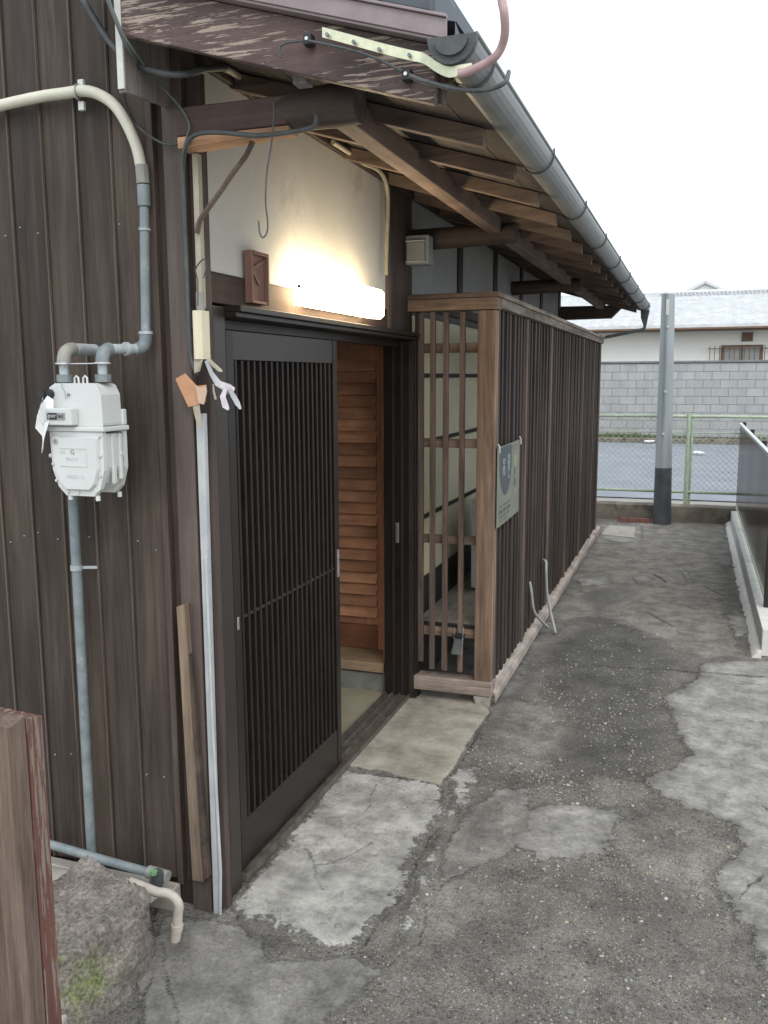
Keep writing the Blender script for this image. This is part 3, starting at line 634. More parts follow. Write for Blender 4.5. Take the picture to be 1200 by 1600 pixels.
def sliding_door(xc, y0, y1, name, det=True):
    d = MB(); x0, x1 = xc-.015, xc+.015; zb, zt = .034, 1.742
    d.box(x0,x1,y0,y0+.045,zb,zt); d.box(x0,x1,y1-.040,y1,zb,zt)
    o = d.build(name, M['alu'], house, bevel=.002)
    return o
dr = sliding_door(-1.318, 2.335, 3.195, 'sliding_door')
def dpart(b, name, m, bevel=0): return b.build(name, m, dr, bevel=bevel)
b = MB(); b.box(-1.330,-1.306,2.381,3.154,.034,.192); dpart(b, 'bottom_rail', M['alu'], .002)
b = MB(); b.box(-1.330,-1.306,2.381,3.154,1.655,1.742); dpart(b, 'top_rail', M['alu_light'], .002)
b = MB(); b.box(-1.330,-1.325,2.381,3.154,.193,1.654); dpart(b, 'glass', M['black_glass'])
b = MB()
for k in range(19):
    y = 2.400 + k*.0405; b.box(-1.324,-1.310,y+.0102,y+.0325,.853,.862)
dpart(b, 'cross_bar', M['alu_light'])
sl = None
for k in range(19):
    y = 2.393 + k*.0405
    if sl is None:
        b = MB(); b.prism([(-.324,0),(-.308,.001),(-.305,.006),(-.308,.0155),(-.324,.0165)], lambda u, v_, t: (u-1.0, y+v_, t), .193, 1.654); sl = b.build('slat', M['alu'], dr); l0 = ORIG[sl.name].copy()
    else: copy_part(sl, l0 + Vector((0, k*.0405, 0)), dr)
b = MB(); b.box(-1.303,-1.299,3.166,3.184,.82,.93); b.box(-1.2995,-1.298,3.170,3.180,.835,.855); b.box(-1.2995,-1.298,3.170,3.180,.895,.915); dpart(b, 'pull', M['steel'], .001)
b = MB(); b.box(-1.303,-1.300,2.348,2.360,.83,.87); dpart(b, 'lock', M['steel'], .001)
# second leaf behind
b = MB(); b.box(-1.368,-1.345,2.36,2.40,.034,1.742); b.box(-1.368,-1.345,3.188,3.222,.034,1.742); b.box(-1.366,-1.347,2.401,3.187,.034,.19); b.box(-1.366,-1.347,2.401,3.187,1.655,1.742)
o = b.build('rear_sliding_door', M['alu'], house, bevel=.002)
b = MB(); b.box(-1.360,-1.354,2.401,3.187,.191,1.654); b.build('glass', M['black_glass'], o)

# brackets under the eave
def beam(x0, x1, y0, y1, z0, z1, name, m, bev=.004):
    b = MB(); b.box(x0,x1,y0,y1,z0,z1); return b.build(name, m, house, bevel=bev)
beam(-1.30,-.98,2.10,2.168,2.222,2.292,'eave_beam',M['beam_red_x'])
b = MB(); b.hexa([(-1.298,2.104,2.192),(-.98,2.104,2.206),(-.98,2.165,2.206),(-1.298,2.165,2.192),(-1.298,2.104,2.221),(-.98,2.104,2.221),(-.98,2.165,2.221),(-1.298,2.165,2.221)]); b.build('bare_batten', M['beam_bare'], house, bevel=.002)
b = MB(); b.tube([(-1.04,2.14,2.262),(-.98,2.135,2.260),(-.86,2.13,2.262),(-.80,2.13,2.262)], [.036,.046,.052,.048], 16); b.build('eave_log', M['log_x'], house)
b = MB(); b.box(-.925,-.865,2.16,9.15,2.252,2.318); b.build('purlin_cap', M['purlin'], house, bevel=.003)
b = MB(); b.tube([(-1.30,4.15,2.245),(-.95,4.15,2.25),(-.80,4.15,2.253)], [.050,.048,.047], 12); b.build('eave_log', M['log_x'], house)
b = MB(); b.tube([(-1.30,6.6,2.245),(-.80,6.6,2.253)], [.050,.047], 12); b.build('eave_log', M['log_x'], house)
b = MB(); b.hexa([(-1.33,9.02,2.16),(-.80,9.02,2.165),(-.80,9.12,2.165),(-1.33,9.12,2.16),(-1.33,9.02,2.29),(-.68,9.02,2.285),(-.68,9.12,2.285),(-1.33,9.12,2.29)]); b.build('eave_beam', M['log_x'], house, bevel=.004)
# curved brace
b = MB(); pth = smooth_path([(-1.092, 2.14, 2.212), (-1.119, 2.14, 2.168), (-1.154, 2.14, 2.132), (-1.197, 2.14, 2.084), (-1.233, 2.14, 2.046), (-1.261, 2.14, 2.015), (-1.27, 2.14, 1.983)], 4)
for p, q in zip(pth[:-1], pth[1:]): b.bar(p, q + (q-p)*.05, .006, .017, (0,1,0))
b.build('brace_strap', M['siding_red'], house)

# roof
M['tile'] = M['tile_dark']
roof = MB()
X0, X1 = -3.2, -.505
def slab_pts(x0, x1, y0, y1, a, b_): return [(x0,y0,zr(x0)+a),(x1,y0,zr(x1)+a),(x1,y1,zr(x1)+a),(x0,y1,zr(x0)+a),(x0,y0,zr(x0)+b_),(x1,y0,zr(x1)+b_),(x1,y1,zr(x1)+b_),(x0,y1,zr(x0)+b_)]
roof.hexa(slab_pts(-1.37, X1, 1.98, 9.35, .018, .05)); roof.hexa(slab_pts(X0, -1.371, 2.24, 9.35, .018, .05))
rf = roof.build('roof', M['tile'], house)
nb = 9; w = (-.515 + 1.36)/nb
for k in range(nb):
    xa = -1.36 + k*w; b = MB(); b.hexa(slab_pts(xa+.001, xa+w-.001, 1.99, 9.34, -.0+random.uniform(0,.003), .016)); b.build('sheathing_board', M['sheath'], rf)
b = MB(); b.hexa(slab_pts(X0, -1.362, 2.24, 9.34, 0, .016)); b.build('sheathing_board', M['sheath'], rf)
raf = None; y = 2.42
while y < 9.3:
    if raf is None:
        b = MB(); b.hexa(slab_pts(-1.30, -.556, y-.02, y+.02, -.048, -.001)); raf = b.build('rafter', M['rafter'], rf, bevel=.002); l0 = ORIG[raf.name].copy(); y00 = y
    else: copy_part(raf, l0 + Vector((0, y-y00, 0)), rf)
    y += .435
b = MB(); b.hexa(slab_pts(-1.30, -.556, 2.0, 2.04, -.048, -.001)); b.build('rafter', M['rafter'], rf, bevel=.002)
# bargeboard (rake) with flaking paint, following the slope
def rake(x0, x1, y0, y1, za, zb, name, m, bev=.003):
    b = MB(); zz = lambda x: 2.205 + RS*(-.63 - x)
    b.hexa([(x0,y0,zz(x0)+za),(x1,y0,zz(x1)+za),(x1,y1,zz(x1)+za),(x0,y1,zz(x0)+za),(x0,y0,zz(x0)+zb),(x1,y0,zz(x1)+zb),(x1,y1,zz(x1)+zb),(x0,y1,zz(x0)+zb)])
    return b.build(name, m, rf, bevel=bev)
rake(-1.335,-.555,1.935,1.962,0,.118,'bargeboard',M['peel'])
rake(-1.335,-.545,1.963,1.985,.008,.14,'bargeboard_backing',M['log_x'])
rake(-1.30,-.52,1.905,1.99,.120,.126,'flashing',M['flash'],.001)
rake(-1.30,-.52,1.900,1.906,.126,.165,'flashing_face',M['flash'],.001)
rake(-1.30,-.52,1.893,1.912,.166,.172,'flashing_lip',M['flash'],.001)
for k in range(6):
    xa = -1.31 + k*.126
    rake(xa, xa+.124, 1.93, 2.12, .175+.0, .262, 'verge_tile', M['tile_dark'], .010)
# tile courses on top (corrugated sheet, eave rolls)
b = MB(); ny_ = 200; ys_ = np.linspace(1.95, 9.35, ny_); prof = [.012 + .016*math.sin(2*math.pi*y_/.265) for y_ in ys_]
for xa, xb in ((-.97,-.515),(-1.52,-.97),(-2.1,-1.52),(-2.7,-2.1)):
    if xb < -1.3: idx = [i for i, y_ in enumerate(ys_) if y_ > 2.25]
    else: idx = list(range(ny_))
    r1 = [(xa, ys_[i], zr(xa)+.075+prof[i]-.012) for i in idx]; r2 = [(xb, ys_[i], zr(xb)+.085+prof[i]) for i in idx]; r3 = [(xb, ys_[i], zr(xb)+.05) for i in idx]
    b.loft([r1, r2, r3], caps=False, closed=False, smooth=False)
o = b.build('tile_courses', M['tile'], rf); o['kind'] = 'stuff'
# hanging end board at the left of the porch roof
b = MB(); b.prism([(1.952,2.292),(2.16,2.315),(2.16,2.75),(1.952,2.75)], lambda u, v_, t: (t, u, v_), -1.362, -1.342); b.build('end_board', M['greywood'], house, bevel=.002)
b = MB(); b.box(-1.361,-1.343,1.946,1.951,2.30,2.75); b.build('end_board_edge', M['white_dirty'], house)
# gutter
gut = MB(); gx, gz, gr_ = -.497, 2.286, .049
def arc(r, y, a0=180, a1=360, n=12): return [(gx + r*math.cos(R(a0+(a1-a0)*k/n)), y, gz + r*1.05*math.sin(R(a0+(a1-a0)*k/n))) for k in range(n+1)]
ro, ri = arc(gr_, 0), arc(gr_-.003, 0)
ring = lambda y: [(p[0], y, p[2]) for p in ro] + [(p[0], y, p[2]) for p in reversed(ri)]
gut.loft([ring(1.87), ring(9.30)], smooth=False)
go = gut.build('rain_gutter', M['gutter'], house)
b = MB(); cap = [(p[0], p[2]) for p in arc(gr_+.003, 0)]; b.prism(cap, lambda u, v_, t: (u, t, v_), 1.855, 1.872)
cap2 = [(gx + (p[0]-gx)*.72, gz-.008 + (p[2]-gz)*.62) for p in arc(gr_, 0)]; b.prism(cap2, lambda u, v_, t: (u, t, v_), 1.847, 1.856); b.build('gutter_end_cap', M['cable_grey'], go, bevel=.002)
b = MB(); b.tube([(gx-gr_, 1.866, gz+.002), (gx-gr_,9.3,gz+.002)], .004, 6); b.tube([(gx+gr_,1.866,gz+.002),(gx+gr_,9.3,gz+.002)], .005, 6); b.build('gutter_bead', M['gutter'], go)
br0 = None
for y in [2.02 + .87*i for i in range(9)]:
    if br0 is None:
        b = MB(); pts = [(p[0], y, p[2]) for p in arc(gr_+.0045, 0)] + [(gx+gr_+.004, y, gz+.014)]; b.tube(pts, .0035, 6); b.bar((gx-gr_-.003,y,gz-.01),(gx-gr_-.03,y,gz-.01),.005,.005); br0 = b.build('gutter_bracket', M['cable_grey'], go); l0 = ORIG[br0.name].copy()
    else: copy_part(br0, l0 + Vector((0, y-2.02, 0)), go)
b = MB(); b.loft([[(-.535,9.22,2.245),(-.45,9.22,2.245),(-.45,9.30,2.245),(-.535,9.30,2.245)],[(-.53,9.225,2.17),(-.465,9.225,2.17),(-.465,9.29,2.17),(-.53,9.29,2.17)],[(-.505,9.24,2.10),(-.475,9.24,2.10),(-.475,9.28,2.10),(-.505,9.28,2.10)]]); b.build('rain_head', M['cable_grey'], go, bevel=.003)
b = MB(); b.tube(smooth_path([(-.49,9.26,2.10),(-.50,9.26,2.07),(-.54,9.25,2.055),(-.86,9.13,1.985)],4), .016, 8); b.build('downpipe', M['cable_grey'], go)

# ---------------------------------------------------------------- lattice enclosure
enc = thing('lattice_enclosure', (-.95, 4.1, 0), 'tall brown slatted wooden screen enclosure built along the house wall', 'lattice screen')
Y0, Y1, XR, XL = 4.06, 9.02, -.875, -1.262
def ep(b, name, m, bevel=.003): return b.build(name, m, enc, bevel=bevel)
b = MB(); b.box(-.955,XR+.005,Y0,Y0+.075,.095,1.905); ep(b, 'corner_post', M['post_tan'])
b = MB(); b.box(-1.34,XR+.012,Y0-.008,Y0+.085,1.908,1.962); ep(b, 'top_rail', M['rail_tan_x'])
b = MB(); b.box(-1.34,XR+.020,Y0-.014,Y0+.09,1.963,1.985); ep(b, 'top_board', M['rail_tan_x'])
b = MB(); b.box(-.94,XR+.015,Y0+.086,Y1,1.918,1.962); ep(b, 'top_rail', M['rail_tan_y'])
b = MB(); b.box(-.95,XR+.024,Y0+.091,Y1+.02,1.963,1.985); ep(b, 'top_board', M['rail_tan_y'])
b = MB(); b.box(XL,XR+.010,Y0-.010,Y0+.075,.060,.134); ep(b, 'sill_rail', M['rail_grey_x'], .005)
b = MB(); b.hexa([(-.93,Y0+.076,.028),(XR+.028,Y0+.0,.028),(XR+.028,Y1+.15,.028),(-.93,Y1+.15,.028),(-.93,Y0+.076,.106),(XR+.028,Y0+.0,.076),(XR+.028,Y1+.15,.076),(-.93,Y1+.15,.106)]); ep(b, 'sill_rail', M['sill_y'], .004)
for z, h in ((1.715,.045),(1.268,.042),(.800,.040),(.335,.042)):
    b = MB(); b.box(XL,-.956,Y0+.030,Y0+.058,z,z+h); ep(b, 'cross_rail', M['rail_tan_x'])
for x, zb in ((-1.232,.20),(-1.174,.165),(-1.110,.165),(-1.030,.165)):
    b = MB(); w_ = .0125
    b.box(x-w_,x+w_,Y0+.008,Y0+.029,zb,1.90 if x < -1.2 or x > -1.15 else 1.905); ep(b, 'slat', M['slat_mid'], .0015)
b = MB(); b.box(-1.262,-1.248,Y0+.01,Y0+.05,.17,1.905); ep(b, 'slat', M['slat_side'], .0015)
# long side: posts and slats
posts = [4.93, 5.81, 6.69, 7.57, 8.42, 8.97]
pp = None
for y in posts:
    if pp is None:
        b = MB(); b.box(-.92,XR-.001,y-.022,y+.022,.08,1.917); pp = ep(b, 'post', M['slat_edge']); l0 = ORIG[pp.name].copy()
    else: copy_part(pp, l0 + Vector((0,y-posts[0],0)), enc)
prev_ = Y0 + .076; rs2 = random.Random(3)
s0 = None
for pi, y in enumerate(posts):
    n_ = 8 if y - prev_ > .7 else 5; st = (y - prev_)/(n_+.3)
    for k in range(n_):
        yy = prev_ + .035 + st*(k+.42) - .0
        if s0 is None:
            b = MB(); b.box(-.914,XR-.008,yy-.021,yy+.021,.094,1.917); s0 = b.build('slat', M['slat_side'], enc, bevel=.0015); l0 = ORIG[s0.name].copy(); yb = yy
        else:
            c = copy_part(s0, l0 + Vector((rs2.uniform(-.005,.004), yy-yb+rs2.uniform(-.007,.007), 0)), enc); c.rotation_euler = (R(rs2.uniform(-.12,.12)), 0, R(rs2.uniform(-4,4)))
    prev_ = y
b = MB()
for z in (.45,.92,1.40,1.78): b.box(-.93,-.905,Y0+.08,Y1-.06,z,z+.04)
ep(b, 'inner_rail', M['slat_side'])
b = MB(); b.box(-1.27,-.935,Y0+.09,8.95,.382,.398); ep(b, 'floor_board', M['floorboard'])
b = MB(); b.box(-1.27,-.935,Y0+.078,Y0+.09,.372,.388); ep(b, 'floor_edge', M['mullion'])
b = MB(); b.hexa([(-.945,Y0+.002,-.012),(-.885,Y0+.002,-.012),(-.885,Y0+.09,-.012),(-.945,Y0+.09,-.012),(-.962,Y0-.004,.058),(-.868,Y0-.004,.058),(-.868,Y0+.1,.058),(-.962,Y0+.1,.058)]); ep(b, 'foot_stone', M['conc_step'], .008)
for y in (4.95,5.85,6.75,7.6,8.5,9.1):
    b = MB(); b.box(-.93,-.866,y-.035,y+.035,-.015,.027); ep(b, 'foot_stone', M['slat_mid'], .004)
b = MB(); b.box(-1.28,-.96,Y1-.03,Y1,.06,1.9); ep(b, 'end_board', M['slat_side'])

# clamp on the lattice
cl = thing('slat_clamp', (-1.03, 4.05, .33), 'small steel clamp gripping a lattice slat near the floor', 'clamp')
b = MB(); b.box(-1.058,-1.002,4.030,4.062,.352,.366); b.build('clamp_bar', M['black'], cl, bevel=.001)
b = MB(); b.hexa([(-1.062,4.022,.268),(-1.016,4.022,.268),(-1.016,4.05,.268),(-1.062,4.05,.268),(-1.050,4.04,.345),(-1.006,4.04,.345),(-1.006,4.06,.345),(-1.050,4.06,.345)]); b.build('clamp_block', surf('dark_grey_block', (.07,.08,.08), (.11,.12,.12), 20, .5, .1), cl, bevel=.002)
b = MB(); b.tube([(-1.046,4.034,.40),(-1.050,4.034,.345)], .0028, 6); b.tube([(-1.003,4.034,.405),(-1.012,4.028,.268)], .0028, 6); b.build('clamp_rod', M['steel'], cl)

# outdoor unit in the enclosure
ac = thing('outdoor_unit', (-1.0, 4.9, .40), 'white vented air conditioner unit standing inside the slatted enclosure', 'air conditioner')
b = MB(); b.box(-1.155,-.955,4.80,5.45,.415,.93); b.build('casing', M['white_dirty'], ac, bevel=.008)
b = MB()
for k in range(13):
    z = .52 + k*.03; b.box(-1.085,-.985,4.794,4.799,z,z+.018)
b.box(-1.06,-1.0,4.794,4.799,.44,.485); b.build('grille', M['mullion'], ac)
b = MB(); b.box(-1.15,-.96,4.84,4.88,.397,.415); b.box(-1.15,-.96,5.36,5.40,.397,.415); b.build('foot', M['black'], ac)

# poster
ps = thing('poster', (-.865, 4.38, 1.08), 'olive beige cloth poster with slate circle tied to the lattice side', 'poster')
PX = -.866; PY0, PY1, PZ0, PZ1 = 4.10, 4.70, .885, 1.272
def pj(u, v_, d=0): return (PX + d + .004*math.sin(u*3.3+1), PY0 + (PY1-PY0)*u, PZ0 + (PZ1-PZ0)*v_)
b = MB(); n_ = 12
b.loft([[pj(i/n_, 0) for i in range(n_+1)] + [pj(i/n_, 0, -.0015) for i in range(n_,-1,-1)], [pj(i/n_, 1) for i in range(n_+1)] + [pj(i/n_, 1, -.0015) for i in range(n_,-1,-1)]])
b.build('cloth', M['poster'], ps)
def print_poly(pts, name, m, d=.0012):
    b = MB(); v_ = [pj(u, w_, d) for u, w_ in pts]; b.add(v_, [tuple(range(len(v_)))]); return b.build(name, m, ps, fix=False)
cu_, cv_, ru, rv = .34, .82, .262, .40
pts = []
for k in range(48):
    a = 2*math.pi*k/48; u = cu_ + ru*math.cos(a); v_ = cv_ + rv*1.15*math.sin(a)
    pts.append((u, min(v_, .985)))
print_poly([(u, v_) for u, v_ in pts], 'printed_circle', M['poster_dark'])
for j, (ch, u, v_) in enumerate((('間',.46,.80),('貸',.46,.70),('し',.46,.60),('空',.25,.77),('間',.25,.67))):
    text_mesh('printed_character', ch, .052, M['poster_white'], ps, pj(u, v_, .0016), (R(90),0,R(90)), sx=1.2)
blob = lambda cu, cv, a, c, n=16, ph=0: [(cu + a*math.cos(2*math.pi*k/n)*(1+.15*math.sin(3*2*math.pi*k/n+ph)), cv + c*math.sin(2*math.pi*k/n)*(1+.12*math.cos(2*2*math.pi*k/n+ph))) for k in range(n)]
print_poly(blob(.78,.74,.085,.095), 'printed_flower', M['poster_cream'])
print_poly(blob(.78,.60,.04,.055,ph=1), 'printed_stem', M['poster_grey'])
print_poly(blob(.78,.545,.06,.02,ph=2), 'printed_leaf', M['ink'], .0014)
print_poly(blob(.79,.45,.055,.06,ph=1.4), 'printed_figure', M['poster_grey'], .0014)
print_poly([(.74,.26),(.83,.30),(.86,.33),(.82,.36),(.76,.36)], 'printed_mark', M['poster_cream'])
for u0, u1, v0, v1 in ((.62,.95,.93,.945),(.10,.62,.235,.255),(.08,.55,.10,.125),(.08,.60,.155,.20),(.10,.45,.055,.07),(.66,.92,.89,.90)):
    k = int((u1-u0)/.035)
    for i in range(k): 
        if i % 5 != 4: print_poly([(u0+i*.035,v0),(u0+i*.035+.026,v0),(u0+i*.035+.026,v1),(u0+i*.035,v1)], 'printed_letter', M['poster_grey']) 
for u in (.015, .985):
    b = MB(); p = Vector(pj(u,.985)); b.tube([p+Vector((.004,-.012,.022)), p+Vector((.008,0,.006)), p+Vector((.006,.012,-.020))], .0032, 6); b.build('tie', M['paper'], ps)

# ---------------------------------------------------------------- lamp above the door
lp = thing('wall_lamp', (-1.25, 3.0, 1.87), 'lit white fluorescent box lamp mounted above the sliding door', 'lamp')
b = MB(); b.box(-1.299,-1.268,2.86,3.40,1.845,1.925); b.build('base', M['white_metal'], lp, bevel=.004)
b = MB(); prof = [(-1.267,1.840),(-1.215,1.836),(-1.200,1.848),(-1.200,1.938),(-1.213,1.952),(-1.267,1.952)]
b.prism(prof, lambda u, v_, t: (u, t, v_), 2.735, 3.45); b.build('cover', M['lamp'], lp, bevel=.006)
b = MB(); b.cyl((-1.245,2.734,1.90),(-1.245,2.728,1.90),.006); b.build('screw', M['black'], lp)

# plaque box
pq = thing('wooden_plaque', (-1.28, 2.52, 1.83), 'small reddish open wooden box fixed left of the lit lamp', 'wooden box')
y0, y1, z0, z1 = 2.440, 2.556, 1.826, 1.980
b = MB(); b.box(-1.291,-1.280,y0+.01,y1-.01,z0+.008,z1-.01); b.build('back', M['plaque'], pq)
for bx in ((-1.291,-1.266,y0,y0+.009,z0,z1),(-1.291,-1.266,y1-.009,y1,z0,z1)):
    b = MB(); b.box(*bx); b.build('side', M['plaque'], pq, bevel=.001)
b = MB(); b.box(-1.291,-1.264,y0+.0095,y1-.0095,z1-.010,z1); b.build('top', M['plaque'], pq, bevel=.001)
b = MB(); b.box(-1.291,-1.268,y0+.0095,y1-.0095,z0,z0+.008); b.build('bottom', M['plaque'], pq, bevel=.001)
b = MB(); b.bar((-1.277,y1-.012,z1-.02),(-1.277,y0+.02,z0+.10),.010,.004,(1,0,0)); b.bar((-1.277,y0+.02,z0+.10),(-1.277,y1-.05,z0+.06),.010,.004,(1,0,0)); b.build('carving', M['plaque'], pq)

# electric box
eb = thing('electric_box', (-1.24, 4.0, 2.13), 'grey clear fronted electric box on the post beyond the lamp', 'electric box')
b = MB(); b.box(-1.285,-1.175,4.00,4.08,2.115,2.245); b.build('casing', M['elec'], eb, bevel=.005)
b = MB(); b.box(-1.272,-1.190,3.975,3.999,2.128,2.212); b.build('front_cover', M['elec'], eb, bevel=.004)
b = MB(); b.box(-1.275,-1.187,3.970,3.999,2.2135,2.2175); b.box(-1.275,-1.187,3.970,3.999,2.1225,2.1265); b.build('rim', M['white_metal'], eb)
b = MB(); b.box(-1.30,-1.286,3.99,4.09,2.09,2.27); b.build('back_board', M['slat_side'], eb)

# ---------------------------------------------------------------- gas meter
mt = thing('gas_meter', (-1.55, 2.0, 1.29), 'white gas meter with counter window hanging on the dark siding', 'gas meter')
xl, xr, yf, yb = -1.640, -1.462, 1.950, 2.062
def rrect(x0, x1, z0, z1, r, n=4, flat=()):
    pts = []
    for cx, cz, a0, key in ((x1-r,z1-r,0,'tr'),(x0+r,z1-r,90,'tl'),(x0+r,z0+r,180,'bl'),(x1-r,z0+r,270,'br')):
        for k in range(n+1): a = R(a0 + 90*k/n); pts.append((cx + r*math.cos(a), cz + r*math.sin(a)))
    return pts
fy = lambda u, v_, t: (u, t, v_)
U = [(xl+.004,1.462),(xr-.004,1.462),(xr-.005,1.36),(xr-.020,1.310),(xr-.040,1.290),(xl+.048,1.290),(xl+.024,1.314),(xl+.008,1.36)]
b = MB(); b.prism(U, fy, yf+.006, yf+.022); b.build('front_flange', M['white_metal'], mt, bevel=.004)
cx_, cz_ = (xl+xr)/2, 1.385
U2 = [(cx_ + (x-cx_)*.86, cz_ + (z-cz_)*.84) for x, z in U]; b = MB()
b.loft([[fy(x,z,yf+.005) for x,z in U2], [fy(cx_+(x-cx_)*.95,cz_+(z-cz_)*.95,yf-.004) for x,z in U2]]); b.build('front_cover', M['white_metal'], mt, bevel=.003)
U3 = [(cx_ + (x-cx_)*.93, cz_+.004 + (z-cz_)*.88) for x, z in U]
b = MB(); b.prism(U3, fy, yf+.022, yb-.016); b.build('body', M['white_metal'], mt, bevel=.004)
b = MB(); b.box(xr-.013,xr-.004,yf+.045,yf+.062,1.32,1.455); b.box(xr-.013,xr-.002,yf+.075,yf+.088,1.33,1.455); b.cyl((xr-.003,yf+.082,1.40),(xr+.001,yf+.082,1.40),.005); b.build('side_rib', M['white_dirty'], mt, bevel=.003)
b = MB(); b.prism(U, fy, yb-.016, yb); b.build('rear_flange', M['white_metal'], mt, bevel=.004)
b = MB(); b.box(xl-.002,xr+.003,yf,yb+.004,1.463,1.476); b.build('seam_flange', M['white_metal'], mt, bevel=.003)
T = [(xl+.004,1.4765),(xr-.004,1.4765),(xr-.006,1.56),(xr-.018,1.585),(xr-.030,1.590),(xl+.028,1.590),(xl+.010,1.580),(xl+.004,1.56)]
b = MB(); b.prism(T, fy, yf+.010, yb-.020); b.build('upper_housing', M['white_metal'], mt, bevel=.008)
b = MB(); b.box(xr-.03,xr+.0,yb-.019,yb+.0,1.4765,1.52); b.build('rear_lug', M['white_metal'], mt, bevel=.004)
rg = MB(); rg.box(xl+.002,xl+.098,yf-.020,yf+.009,1.480,1.525); rgo = rg.build('counter_housing', M['white_metal'], mt, bevel=.003)
b = MB(); b.box(xl+.022,xl+.054,yf-.0225,yf-.0203,1.495,1.513); b.build('counter_black_window', M['mullion'], rgo)
b = MB(); b.box(xl+.0545,xl+.078,yf-.0225,yf-.0203,1.495,1.513); b.build('counter_pale_window', M['elec'], rgo)
text_mesh('counter_digits', '0347', .011, M['white_metal'], rgo, (xl+.039, yf-.0232, 1.5035), (R(90),0,0), sx=1.1)
text_mesh('counter_decimals', '063', .011, M['mullion'], rgo, (xl+.0665, yf-.0232, 1.5035), (R(90),0,0), sx=1.05)
text_mesh('lettering', 'N6', .014, M['ink_faint'], mt, (xl+.052, yf-.0046, 1.408), (R(90),0,0))
text_mesh('lettering', 'G', .019, M['ink'], mt, (xl+.083, yf-.0046, 1.408), (R(90),0,0))
text_mesh('lettering', '066312', .013, M['ink_faint'], mt, (xl+.080, yf-.0046, 1.390), (R(90),0,0))
text_mesh('lettering', 'SL', .012, M['ink_faint'], mt, (xl+.112, yf-.0046, 1.343), (R(90),0,0))
text_mesh('lettering', '-----', .007, M['ink_faint'], mt, (xl+.105, yf-.0046, 1.411), (R(90),0,0))
b = MB()
for k in range(6): b.box(xl+.060+k*.0068, xl+.0645+k*.0068, yf-.0052, yf-.0042, 1.339, 1.347)
b.build('small_print', M['ink_faint'], mt)
b = MB(); b.cyl((xl+.030,yf-.0042,1.436),(xl+.030,yf-.0052,1.436),.009); b.build('seal_sticker', M['grey_plastic'], mt)
text_mesh('lettering', '合', .010, M['ink'], mt, (xl+.030, yf-.0058, 1.436), (R(90),0,0))
b = MB()
for x0_, x1_, z0_, z1_ in ((xl+.042,xl+.128,1.418,1.4195),(xl+.042,xl+.128,1.370,1.3715),(xl+.127,xl+.1285,1.3716,1.4179)): b.box(x0_,x1_,yf-.0055,yf-.0039,z0_,z1_)
b.build('plate_rim', M['white_dirty'], mt)
scr = [(xr-.012,1.452),(xr-.012,1.40),(xr-.016,1.347),(xr-.032,1.303),(xl+.055,1.299),(xl+.02,1.330),(xl+.012,1.375),(xl+.012,1.452),(cx_,1.299)]
s_ = None
for x, z in scr:
    if s_ is None: b = MB(); b.cyl((x,yf+.0055,z),(x,yf+.001,z),.0038,n=10); s_ = b.build('screw', M['white_dirty'], mt); l0 = ORIG[s_.name].copy(); a0 = (x, z)
    else: copy_part(s_, l0 + Vector((x-a0[0],0,z-a0[1])), mt)
for x, y_ in ((xl+.055,yf+.014),(xr-.035,yf+.014),(xr-.03,yb-.01)):
    b = MB(); b.cyl((x,y_,1.292),(x,y_,1.278),.0065,n=10); b.build('foot_stud', M['white_metal'], mt)
for x in (cx_-.022, cx_+.006):
    b = MB(); b.tube([(x-.007,yf+.05,1.588),(x-.006,yf+.05,1.604),(x,yf+.05,1.609),(x+.006,yf+.05,1.604),(x+.007,yf+.05,1.588)], .003, 6); b.build('seal_lug', M['white_metal'], mt)
b = MB(); b.cyl((xl+.012,yf+.012,1.562),(xl+.012,yf-.022,1.562),.013,n=14); b.cyl((xl+.012,yf-.0222,1.562),(xl+.012,yf-.028,1.562),.010,n=14); b.build('black_knob', M['black'], mt, bevel=.002)
b = MB(); b.cyl((cx_-.018,yf+.010,1.560),(cx_-.018,yf+.006,1.560),.004); b.build('vent_screw', M['ink'], mt)
b = MB(); b.tube(smooth_path([(cx_-.045,yf+.03,1.594),(cx_-.035,yf+.004,1.585),(cx_-.026,yf+.004,1.567),(cx_-.024,yf+.004,1.548)],4), .0008, 5); b.build('seal_wire', M['ink'], mt)
b = MB(); b.cyl((xl-.002,yf+.02,1.395),(xl-.010,yf+.02,1.395),.006); b.build('side_stud', M['white_dirty'], mt)

# paper tag on the knob
tg = thing('paper_tag', (xl, yf-.01, 1.54), 'white printed paper tag dangling from the meter knob', 'tag')
A = [(-1.616, 1.93, 1.562), (-1.602, 1.93, 1.552), (-1.617, 1.93, 1.488), (-1.622, 1.93, 1.447), (-1.64, 1.93, 1.409), (-1.648, 1.93, 1.436), (-1.669, 1.93, 1.47), (-1.642, 1.93, 1.513)]
b = MB(); c0 = A[2]
P2 = [(-1.614, 1.93, 1.558), (-1.604, 1.93, 1.547), (-1.606, 1.93, 1.521), (-1.613, 1.93, 1.488), (-1.622, 1.93, 1.45), (-1.638, 1.93, 1.404), (-1.641, 1.93, 1.419), (-1.649, 1.93, 1.45), (-1.666, 1.93, 1.472), (-1.647, 1.93, 1.504), (-1.628, 1.93, 1.533)]
P2 = [(p[0], 1.93 + .012*math.sin(i*1.1), p[2]) for i, p in enumerate(P2)]
cc = tuple(np.mean(P2, 0)); nP = len(P2)
b.add([cc] + P2, [(0, i+1, (i+1) % nP + 1) for i in range(nP)]); b.add([(q[0], q[1]+.0012, q[2]) for q in [cc]+P2], [(0, (i+1) % nP + 1, i+1) for i in range(nP)])
b.build('paper', M['paper'], tg, fix=False)
b = MB()
